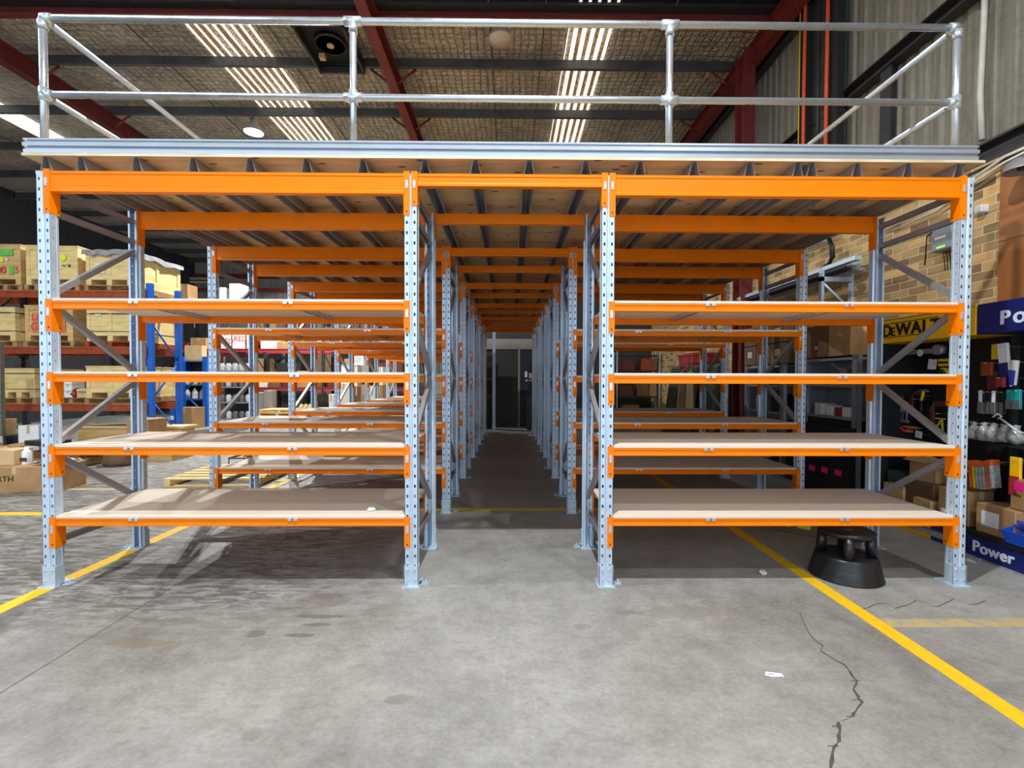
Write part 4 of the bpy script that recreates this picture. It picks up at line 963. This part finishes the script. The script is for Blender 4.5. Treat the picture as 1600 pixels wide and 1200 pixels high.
# wall equipment
t = thing('charger_box', 'grey wall mounted electrical unit with green lights on the brick', 'electrical unit', (WALLX, 4.87, 2.905))
MB().box(-.12, 0, -.12, .12, -.13, .13, .015).build('casing', M['grey_paint'], t)
MB().box(-.124, -.118, -.05, .07, -.01, .012).build('nameplate', M['white'], t)
MB().box(-.1245, -.118, -.045, .045, -.1, -.088).build('indicator_light', M['led_green'], t)
mb = MB()
for i in range(5): mb.tube([(-.04, -.06 + i * .03, -.13), (-.02, -.07 + i * .035, -.2), (-.005, -.05 + i * .03, -.32)], .004, 5)
mb.tube([(-.05, .0, .13), (-.03, .05, .18), (-.005, .3, .1), (-.005, .32, -.2)], .006, 6); mb.build('wires', M['black'], t)
p = WX(1535, 324, 4.42); o = MB().box(-.05, .02, -.035, .035, -.035, .035, .004).build('junction_box', M['white'], None, (WALLX - .02, p.y, p.z)); tag(o, 'small white junction box on the brick beside the corner post', 'junction box'); MB().box(-.052, -.049, -.025, .025, -.025, .025).build('cover', M['offwhite'], o)
pa = WX(1566, 300, WALLX); 
o = MB().box(WALLX - .022, WALLX - .001, 3.3, pa.y, 2.14, 3.42).build('wall_board', M['brown_board']); tag(o, 'tall brown hardboard panel fixed to the brick at the right edge', 'board')
MB().box(WALLX - .026, WALLX - .022, 3.3, pa.y, 2.72, 2.73).build('joint', M['card_dark'], o); MB().box(WALLX - .03, WALLX - .022, 4.13, 4.16, 2.14, 3.42).build('batten', M['brown_board'], o)
t = thing('alarm_bell', 'dark dome shaped bell on the wall at the right edge', 'bell', (4.30, 4.08, 3.24))
MB().lathe([(.001, .1), (.05, .095), (.1, .06), (.125, .0), (.13, -.01), (.12, -.008), (.09, .05), (.001, .08)], 24).build('dome', M['galv_dark'], t); MB().box(.0, .15, -.02, .02, .06, .1).build('arm', M['dark_steel'], t); MB().cyl((0, 0, -.0), (0, 0, .08), .03, 10).build('clapper', M['dark_steel'], t)
o = MB().tube([(WALLX - .03, 4.6, 6.8), (WALLX + .03, 4.62, 5.2), (WALLX + .04, 4.66, 4.2), (WALLX + .03, 4.62, 3.75)], .026, 8).build('conduit_pipe', M['conduit']); tag(o, 'pale conduit pipe running down the grey cladding', 'pipe')
for dz, lb in ((0, 'lower'), (.05, 'upper')):
    o = MB().tube([(4.38, 4.0, 3.42 + dz * .5), (4.38, 4.3, 3.4 + dz), (4.38, 4.6, 3.33 + dz), (4.4, 5.0, 3.22 + dz), (4.42, 5.6, 3.2 + dz)], .012, 6).build('cable', M['offwhite']); tag(o, '%s white cable looping along the top of the brick wall' % lb, 'cable', 'white cables on the brick')

# ------------------------------------------------------------------ tool displays on the right
XF, XB = 3.9, 4.28
def stand(label, y0, y1, panel, kick, kx=None):
    t = thing('tool_display_stand', label, 'display stand', (XF, y0, 0), 0, 'tool display stands'); L = y1 - y0
    MB().box(XB - XF, XB - XF + .02, 0, L, 0, 2.08).build('back_panel', M['black'], t)
    h = MB().box(0, XB - XF, .002, L - .002, 1.85, 2.1, .004).build('header_sign', M[panel], t)
    if kx == 'far': MB().box(0, XB - XF, L - .012, L, .2, 1.85).build('side_panel', M['black'], t)
    MB().box(.33, XB - XF, -.0, .03, .2, 1.85).build('corner_post', M['dark_steel'], t)
    MB().box(-.02, XB - XF, 0, L, .172, .21).build('base_shelf', M['black'], t)
    return t, h
dy0, dy1 = 4.035, 5.12
t, h = stand('yellow headed tool display stand with black lettering by the brick wall', dy0, dy1, 'yellow_sign', None, 'far')
text('lettering', 'D', M['text_black'], h, (-.003, 5.055 - dy0, 1.922), FACE_LEFT, .165, .002, .006)
text('lettering', 'E', M['text_black'], h, (-.003, 4.945 - dy0, 1.922), FACE_LEFT, .12, .002, .005)
text('lettering', 'WALT', M['text_black'], h, (-.003, 4.875 - dy0, 1.922), FACE_LEFT, .165, .002, .0065, 0, 1.04)
MB().box(-.003, .001, 4.40 - dy0, 5.08 - dy0, 2.045, 2.052).box(-.003, .001, 4.43 - dy0, 5.08 - dy0, 1.905, 1.912).box(-.002, .001, .01, dy1 - dy0 - .01, 2.085, 2.09).build('rule_line', M['text_black'], h)
MB().box(.0, .02, 4.43 - dy0, 5.07 - dy0, 0, .17).build('kick_panel', M['yellow_sign'], t)
MB().box(.0, .02, .0, 4.425 - dy0, 0, .17).build('kick_panel', M['navy'], t)
py0, py1 = 2.9, 4.03
t, h = stand('navy headed tool display stand with white lettering at the right edge', py0, py1, 'navy', None)
text('lettering', 'P', M['text_white'], h, (-.003, 3.835 - py0, 1.915), FACE_LEFT, .15, .002, .006); text('lettering', 'ower', M['text_white'], h, (-.003, 3.735 - py0, 1.915), FACE_LEFT, .17, .002, .005, 0, 1.05)
kp = MB().box(.0, .02, 0, py1 - py0, 0, .17).build('kick_panel', M['navy'], t)
text('lettering', 'Power', M['text_white'], kp, (-.003, 4.02 - py0, .045), FACE_LEFT, .125, .002, .004, 0, .98)
MB().box(.1, XB - XF, .02, py1 - py0 - .02, .93, .95).build('shelf', M['black'], t)

XH = 4.16
def tool(name, label, px, py, build, cat='tool', X=XH, rot=(0, 0, 0), group='hand tools on the black panels'):
    o = build(WX(px, py, X), rot); tag(o, label, cat, group); return o
def hung(name, mat, mb, p, rot, parts=()):
    o = mb.build(name, M[mat], None, p, rot)
    for pn, pm, pmb in parts: pmb.build(pn, M[pm], o)
    MB().cyl((XB - p.x, 0, 0), (-.01, 0, .0), .004, 6).build('hook', M['tool_steel'], o)
    return o
# long grey saw-like tool, clamps, hammer, squares
p = WX(1436, 547, XH)
o = hung('circular_tool', 'galv_dark', MB().box(-.02, .02, -.3, .42, -.03, .02, .01).cyl((-.03, -.26, 0), (.03, -.26, 0), .05, 18), p, (0, 0, 0), [('handle', 'black_plastic', MB().box(-.025, .025, .25, .5, -.04, .0, .01)), ('label_plate', 'white', MB().cyl((-.03, -.08, -.02), (-.034, -.08, -.02), .035, 16))]); tag(o, 'long grey power tool hanging under the yellow sign', 'tool', 'hand tools on the black panels')
p = WX(1395, 562, XH); o = hung('nail_pouch', 'maroon', MB().lathe([(.001, -.07), (.05, -.06), (.06, 0), (.06, .05), (.001, .06)], 12), p, (0, 0, 0), [('nails', 'tool_steel', MB().cyl((0, -.02, -.1), (0, -.02, -.06), .008, 6).cyl((0, .02, -.12), (0, .02, -.06), .008, 6))]); tag(o, 'dark red round pouch at the left of the yellow stand', 'pouch')
for px, lb in ((1459, 'left white price card under the yellow sign'), (1466, 'right white price card under the yellow sign')):
    p = WX(px, 567, XH); o = hung('price_card', 'white', MB().box(-.002, .002, -.03 if px < 1462 else -.015, .03 if px < 1462 else .015, -.05, .05), p, (.15, 0, 0)); tag(o, lb, 'card', 'price cards on the yellow stand')
p = WX(1484, 565, XH); o = carton('small black and yellow box on the yellow stand', p.x, p.y, p.z - .03, .06, .12, .07, 0, 'yellow_sign', False, ('text_black', 'l', 0, .5, .1, .02))
MB().cyl((XB - p.x, 0, .03), (0, 0, .03), .004, 6).build('hook', M['tool_steel'], o)
p = WX(1481, 579, XH); o = hung('tape_measure', 'yellow_tool', MB().cyl((-.02, 0, 0), (.02, 0, 0), .04, 18).box(-.02, .02, -.04, 0, -.04, 0), p, (0, 0, 0), [('grip', 'black_plastic', MB().cyl((-.023, .01, 0), (-.02, .01, 0), .028, 16))]); tag(o, 'yellow and black tape measure on the yellow stand', 'tape measure')
for i, px in enumerate((1398, 1406, 1416)):
    p = WX(px, 640, XH); L = (.34, .32, .2)[i]
    o = hung('bar_clamp', 'tool_steel', MB().box(-.006, .006, -.012, .012, -L / 2, L / 2).box(-.01, .01, -.07, .02, L / 2 - .02, L / 2), p, (.06, 0, 0), [('jaw', 'zinc', MB().box(-.015, .015, -.07, .02, .0, .04)), ('foot', 'galv_dark', MB().cyl((0, -.055, -L / 2 + .0), (0, -.055, -L / 2 + .12), .007, 8).box(-.012, .012, -.08, .02, -L / 2 - .02, -L / 2))]); tag(o, ['leftmost silver bar clamp on the black panel', 'second silver bar clamp on the black panel', 'short silver clamp right of the two long clamps'][i], 'clamp', 'bar clamps on the yellow stand')
p = WX(1447, 617, XH); o = hung('claw_hammer', 'yellow_tool', MB().tube([(0, -.01, .05), (0, 0, 0), (0, .012, -.05)], .014, 10), p, (0, 0, 0), [('head', 'tool_steel', MB().tube([(0, -.07, .045), (0, -.03, .06), (0, .02, .06), (0, .07, .04)], .011, 8)), ('grip', 'black_plastic', MB().tube([(0, .01, -.05), (0, .01, -.2)], .015, 8))]); tag(o, 'claw hammer with yellow handle on the black panel', 'hammer')
for (px, py, s, lb) in ((1434, 622, .14, 'small dark red try square on the black panel'), (1470, 645, .24, 'large dark red try square on the black panel')):
    p = WX(px, py, XH); o = hung('try_square', 'maroon', MB().box(-.006, .006, s * .1, s * .3, -s * .7, s * .5).box(-.006, .006, -s * .5, s * .3, s * .3, s * .5), p, (-.06, 0, 0), [('edge', 'card_dark', MB().box(-.008, -.006, s * .12, s * .16, -s * .65, s * .45))]); tag(o, lb, 'try square', 'try squares on the black panel')
p = WX(1476, 662, XH); o = hung('caliper', 'yellow_tool', MB().box(-.005, .005, -.05, .05, .05, .062).obox((0, .02, 0), .01, .014, .14, (.6, 0, 0)).obox((0, -.025, -.03), .01, .012, .16, (-.1, 0, 0)), p, (0, 0, 0)); tag(o, 'yellow folding caliper beside the corner post', 'caliper')
p = WX(1426, 669, XH); o = hung('c_clamp', 'orange_card', MB().tube([(0, -.1, .02), (0, .07, .02), (0, .1, 0), (0, .07, -.025), (0, -.05, -.025)], .012, 8), p, (0, 0, 0), [('screw', 'tool_steel', MB().tube([(0, -.16, .02), (0, -.05, .02)], .006, 6))]); tag(o, 'orange clamp hanging low on the black panel', 'clamp')
p = WX(1442, 678, XH); o = hung('price_card', 'white', MB().box(-.002, .002, -.04, .04, -.035, .035), p, (.1, 0, 0)); tag(o, 'white price card below the orange clamp', 'card', 'price cards on the yellow stand')
p = WX(1420, 640, XH); o = hung('scraper', 'tool_steel', MB().box(-.004, .004, -.02, .02, -.03, .03), p, (.5, 0, 0), [('handle', 'maroon', MB().obox((0, .0, .07), .016, .016, .09, (0, 0, 0)))]); tag(o, 'small scraper with dark handle among the clamps', 'scraper')

# boxes low in the yellow stand
B_ = .211
carton('open brown carton holding the white and red bag', 4.1, 4.62, .5, .28, .26, .2, .1, 'card', flaps=True)
carton('brown carton under the open carton in the yellow stand', 4.1, 4.62, B_, .32, .34, .285, 0, 'card_dark')
p = WX(1430, 727, 4.08); o = MB().prism([(-.1, -.12), (.1, -.12), (.11, .1), (.02, .13), (-.1, .11)], 'x', -.02, .02).build('product_bag', M['white'], None, (4.08, 4.64, p.z)); tag(o, 'white bag with red print standing in the open carton', 'bag'); MB().prism([(.1, .08), (.1, .02), (-.06, -.11), (-.03, -.02)], 'x', -.024, -.02).build('printed_shape', M['red_paint'], o); MB().prism([(-.08, -.02), (-.05, .0), (-.07, -.1), (-.09, -.09)], 'x', -.024, -.02).build('printed_shape', M['navy'], o)
carton('tan carton at the near end of the yellow stand', 4.05, 4.25, B_, .26, .26, .3, .15, 'card', True)
carton('yellow brown carton on the front edge of the yellow stand', 3.97, 4.52, B_, .16, .2, .14, 0, 'crate2', True)
carton('flat yellow brown carton at the far end of the yellow stand', 4.05, 4.9, B_, .26, .26, .2, 0, 'crate2')
carton('small green toned tray at the far end of the yellow stand', 4.08, 4.95, B_ + .201, .2, .22, .12, 0, 'green_tarp', False, name='tray', cat='tray')
carton('brown carton on top of the tan carton near the corner post', 4.12, 4.25, B_ + .301, .2, .22, .14, -.1, 'card_dark')
o = MB().lathe([(.001, 0), (.035, 0), (.035, .1), (.02, .115), (.001, .115)], 14).build('paint_can', M['offwhite'], None, (3.93, 4.32, B_)); tag(o, 'small white can beside the corner post on the display base', 'can'); MB().cyl((0, 0, .115), (0, 0, .12), .02, 12).build('lid', M['white'], o)
o = MB().obox((0, 0, .3), .03, .3, .6, (0, .12, 0)).build('leaning_card', M['card_dark'], None, (4.12, 5.0, B_ + .1)); 
bpy.data.objects.remove(o)

# navy stand contents
carton('large brown carton with a white address label on the navy stand', 4.07, 3.86, B_, .3, .32, .24, 0, 'card', True, ('white', 'l', .12, .52, .14, .12))
carton('brown carton lying behind the blue bin on the navy stand', 4.12, 3.5, B_, .26, .34, .22, 0, 'card')
o = carton('small brown carton with a bright pink label tilted on the large carton', 4.03, 3.74, .455, .1, .13, .24, -.15, 'card', False, ('pink', 'l', 0, .78, .12, .07))
text('printed_mark', 'PIN', M['text_black'], o, (-.052, .03, .1), FACE_LEFT, .04, .0006)
carton('dark red and brown carton behind the pink labelled carton', 4.16, 3.68, .455, .12, .2, .3, 0, 'maroon', False)
t = thing('parts_bin', 'bright blue plastic parts bin on the navy stand', 'bin', (3.98, 3.55, B_))
MB().prism([(-.11, 0), (.11, 0), (.11, .14), (.1, .14), (.1, .01), (-.1, .01), (-.14, .1), (-.15, .1)], 'y', -.17, .17).build('tray', M['blue_bin'], t)
for s in (-1, 1): MB().prism([(-.11, 0), (.11, 0), (.11, .14), (.0, .14), (-.15, .1)], 'y', s * .17 - .004, s * .17 + .004).build('side', M['blue_bin'], t)
for i in range(16):
    a = random.uniform(-.08, .06); b = random.uniform(-.14, .14)
    o = MB().obox((0, 0, 0), .07, .045, .014, (0, 0, 0)).build('blue_packet', M['blue_pack'], None, (3.98 + a, 3.55 + b, B_ + .04 + .009 * i), (random.uniform(-.4, .4), random.uniform(-.4, .4), random.uniform(0, 3)))
    tag(o, 'small blue packet in the heap in the blue bin', 'packet', 'blue packets heaped in the blue bin')
for i in range(7):
    p = WX(1532 + i * 5.5, 744 - abs(3 - i) * 1.0, 4.02); m = ['orange_card', 'yellow_tool', 'foil_pack', 'foil_pack', 'foil_pack', 'orange_card', 'foil_pack'][i]
    o = MB().box(-.04, .04, -.008, .008, -.11, .08).build('blister_pack', M[m], None, (4.02, p.y, p.z), (-.12, 0, 0)); tag(o, '%s blister pack in the orange topped row above the large carton' % ['leftmost', 'second', 'third', 'middle', 'fifth', 'sixth', 'rightmost'][i], 'blister pack', 'blister packs hanging on the navy stand')
    MB().box(-.04, .04, -.011, .011, .075, .12).build('header_card', M['orange_card'], o); MB().cyl((XB - 4.02, 0, .1), (0, 0, .1), .004, 6).build('hook', M['tool_steel'], o)
def card(label, px, py, w_, h_, mat, X=4.12, lower=None, rot=0, name='carded_pack', cat='pack'):
    p = WX(px, py, X); o = MB().box(-.012, .012, -w_ / 2, w_ / 2, -h_ / 2, h_ / 2, .004).build(name, M[mat], None, p, (rot, 0, 0)); tag(o, label, cat, 'carded packs on the navy stand')
    if lower: MB().box(-.018, .014, -w_ / 2 * .9, w_ / 2 * .9, -h_ / 2, -h_ / 2 + h_ * lower[1]).build('contents', M[lower[0]], o)
    MB().cyl((XB - X, 0, h_ * .42), (-.03, 0, h_ * .42), .004, 6).build('hook', M['tool_steel'], o); return o
card('yellow carded pack high on the navy stand', 1562, 547, .06, .13, 'yellow_tool')
card('white headed pack with a blue tube and red base', 1577, 568, .08, .36, 'white', 4.05, ('navy', .55), -.1)
card('white and blue tube pack near the right edge', 1591, 580, .06, .2, 'offwhite', 4.05, ('blue_pack', .6), .1)
card('salmon coloured card pack left of the blue tube', 1549, 574, .1, .12, 'orange_shaded', 4.12)
card('dark red hanging pack below the salmon card', 1558, 592, .08, .16, 'maroon', 4.14)
card('small red carded pack under the blue tube', 1571, 595, .07, .08, 'red_paint', 4.0)
for i in range(6):
    card('%s drill bit pack in the row of silver bits' % ['leftmost', 'second', 'third', 'fourth', 'fifth', 'rightmost'][i], 1540 + i * 7.0, 626 + (i % 2), .028, .2, 'black' if i % 3 else 'white', 4.1, ('tool_steel', .5))
    if i < 2: card('teal carded driver set, %s of the pair' % ['left', 'right'][i], 1587 + i * 12, 622, .05, .16, 'teal', 4.08, ('tool_steel', .45))
for i in range(5):
    p = WX(1529 + i * 17, 672, 4.08); mb = MB(); mb.lathe([(.001, 0), (.05, .01), (.065, .05), (.05, .1), (.02, .13), (.03, .15), (.001, .15)], 9)
    for v in mb.bm.verts: v.co += Vector([random.uniform(-.01, .01) for _ in range(3)])
    o = mb.build('clear_bag', M['foil_pack'], None, (4.08, p.y, .955)); tag(o, '%s clear bag of fittings on the black shelf of the navy stand' % ['leftmost', 'second', 'middle', 'fourth', 'rightmost'][i], 'bag', 'clear bags on the black shelf')
p = WX(1588, 664, 4.0); o = MB().tube([(0, .14, .06), (0, .1, .09), (0, .07, .07), (0, .1, .05)], .008, 6).tube([(0, .09, .06), (0, -.06, -.04)], .008, 6).build('plastic_hanger', M['white'], None, p); tag(o, 'white plastic hanger sticking out over the clear bags', 'hanger'); MB().cyl((0, -.06, -.04), (.1, -.06, -.06), .006, 6).build('stem', M['white'], o)
card('yellow and red hanging pack at the right edge', 1599, 744, .08, .3, 'yellow_sign', 4.0, ('red_paint', .5))

# ------------------------------------------------------------------ near things
t = thing('step_stool', 'round black plastic step stool under the front right rack', 'step stool', (2.53, 3.60, 0), .3)
MB().lathe([(.235, 0), (.243, .004), (.243, .012), (.236, .018), (.222, .09), (.22, .094), (.216, .1), (.204, .158), (.196, .168), (.15, .172), (.001, .172)], 48).build('base', M['black_plastic'], t)
for i in range(4):
    a = PI / 4 + i * PI / 2; MB().cyl((.16 * math.cos(a), .16 * math.sin(a), .17), (.15 * math.cos(a), .15 * math.sin(a), .32), .036, 12, .033).build('leg', M['black_plastic'], t)
MB().lathe([(.001, .312), (.168, .312), (.182, .325), (.184, .342), (.174, .352), (.16, .355), (.001, .355)], 40).build('step', M['black_plastic'], t)
MB().lathe([(.001, .355), (.05, .355), (.05, .357), (.001, .357)], 24).build('badge', M['card_dark'], t)
o = carton('long brown carton with lime green labels on the floor behind the step stool', 2.86, 4.62, 0, .5, .22, .17, -.75, 'card_dark', False)
o.rotation_euler = (0, 0, -.72)
for i, u in enumerate((-.17, .0, .17)): MB().box(u - .055, u + .055, -.113, -.1105, .06, .14).build('green_label', M['green_label'], o)
p = W(1217, 1062, CAMH * 760 / (1062 - 594)); mb = MB()
mb.prism([(-.045, -.012), (-.02, -.022), (.045, -.012), (.042, .014), (-.03, .02)], 'z', .0008, .0022); o = mb.build('paper_scrap', M['white'], None, p * 1, (0, 0, -.15)); o.location.z = .0005; tag(o, 'small printed white paper scrap on the open floor', 'paper scrap'); MB().box(-.03, .0, -.006, -.003, .0022, .0026).box(-.03, .0, .002, .005, .0022, .0026).build('print', M['grey_paint'], o)
o = MB().obox((0, 0, .012), .045, .03, .02, (.3, .2, .4)).build('paper_scrap', M['white'], None, (X2(1198, 3.62), 3.62, .002)); tag(o, 'crumpled white scrap on the floor under the right rack', 'paper scrap')
mb = MB().lathe([(.001, 0), (.03, .003), (.034, .012), (.02, .024), (.001, .026)], 9)
for v in mb.bm.verts: v.co += Vector([random.uniform(-.004, .004) for _ in range(3)])
o = mb.build('tissue', M['white'], None, (X2(580, 3.56), 3.56, .501)); tag(o, 'crumpled white tissue on the lowest left shelf', 'tissue')

# roof extractor
t = thing('roof_fan', 'dark roof vent tray with a round extractor fan', 'extractor fan', (-3.1, 8.55, 7.12))
MB().box(-.42, -.38, -.62, .62, 0, .2).box(.38, .42, -.62, .62, 0, .2).box(-.42, .42, -.62, -.58, 0, .2).box(-.42, .42, .58, .62, 0, .2).build('frame', M['dark_steel'], t)
MB().box(-.38, .38, -.58, .58, .17, .2).build('tray', M['black'], t)
MB().lathe([(.24, .1), (.26, .1), (.26, .16), (.24, .16), (.24, .1)], 28).build('fan_ring', M['dark_steel'], t)
for i in range(4): MB().obox((.14 * math.cos(i * PI / 2), .14 * math.sin(i * PI / 2), .13), .2, .1, .006, (.4, 0, i * PI / 2)).build('blade', M['dark_steel'], t)
MB().cyl((0, 0, .08), (0, 0, .15), .06, 16).build('motor', M['card_light'], t); MB().box(-.3, -.2, .25, .35, .06, .14).build('control_box', M['card_light'], t)
for s in (-1, 1): MB().cyl((s * .4, 0, .2), (s * .4, 0, ROOFZ - 7.12), .015, 6).build('hanger', M['dark_steel'], t)


# ------------------------------------------------------------------ lamps
def lamp(p, lit, label):
    t = thing('high_bay_lamp', label, 'ceiling lamp', p, 0, 'high bay lamps under the roof')
    MB().lathe([(.07, .3), (.075, .22), (.09, .18), (.16, .08), (.21, .0), (.215, -.01), (.20, -.005), (.15, .07), (.08, .16)], 28).build('reflector', M['wall_grey'], t)
    MB().lathe([(0.001, -.03), (.08, -.026), (.15, -.014), (.195, 0), (.195, .006), (0.001, .006)], 28).build('lens', M['lamp_lit'] if lit else M['bulb_unlit'], t)
    MB().cyl((0, 0, .3), (0, 0, ROOFZ - p[2] - .0), .01, 6).build('hanger', M['dark_steel'], t)
    if lit:
        ld = bpy.data.lights.new('lamp_light', 'AREA'); ld.shape = 'DISK'; ld.size = .12; ld.energy = lit; ld.color = (1, .99, .965)
        lo = bpy.data.objects.new('lamp_light', ld); C.objects.link(lo); lo.parent = t; lo.location = (0, 0, -.045)
    return t
lamp((-.16, 8.1, 7.05), 0, 'round high bay lamp with a dull unlit lens above the aisle')
lamp((-5.75, 11.1, 7.0), 650, 'brightly lit high bay lamp above the left racks')
lamp((-.2, 1.44, 7.1), 430, 'lit high bay lamp hanging over the open floor in front of the racks')
lamp((-7.6, 3.0, 7.1), 400, 'lit high bay lamp over the open floor by the crates')
lamp((-8.2, 18.0, 7.1), 1200, 'added lamp over the far back racks, brightening the far wall')  # added lamp that lifts the dark far wall
lamp((5.0 - 1.6, -1.5, 7.1), 170, 'added unseen fill lamp behind the viewer by the brick wall')  # added fill light, out of view, for the tool displays

w = bpy.data.worlds.new('daylight'); S.world = w; w.use_nodes = True
w.node_tree.nodes['Background'].inputs[0].default_value = (.68, .83, 1.0, 1); w.node_tree.nodes['Background'].inputs[1].default_value = 2.6

# ------------------------------------------------------------------ camera
cam = bpy.data.cameras.new('camera'); co = bpy.data.objects.new('camera', cam); C.objects.link(co)
F, CX, CY = 760.0, 804.0, 610.5
YAW, PIT, ROL = math.radians(.62), math.radians(-1.25), math.radians(.17)
co.location = (0, 0, CAMH)
co.matrix_world = Matrix.Translation((0, 0, CAMH)) @ Matrix.Rotation(-YAW, 4, 'Z') @ Matrix.Rotation(PI / 2 + PIT, 4, 'X') @ Matrix.Rotation(ROL, 4, 'Z')
cam.sensor_width = 36; cam.lens = F / 1600 * 36; cam.clip_end = 100; cam.clip_start = .05
cam.shift_x = -(CX - 800) / 1600; cam.shift_y = (CY - 600) / 1600
S.camera = co
S.view_settings.view_transform = 'Standard'; S.view_settings.look = 'None'; S.view_settings.gamma = 1; S.view_settings.exposure = -.06
S.view_settings.use_curve_mapping = False
S.cycles.use_denoising = True; S.cycles.max_bounces = 12; S.cycles.diffuse_bounces = 8; S.cycles.glossy_bounces = 4
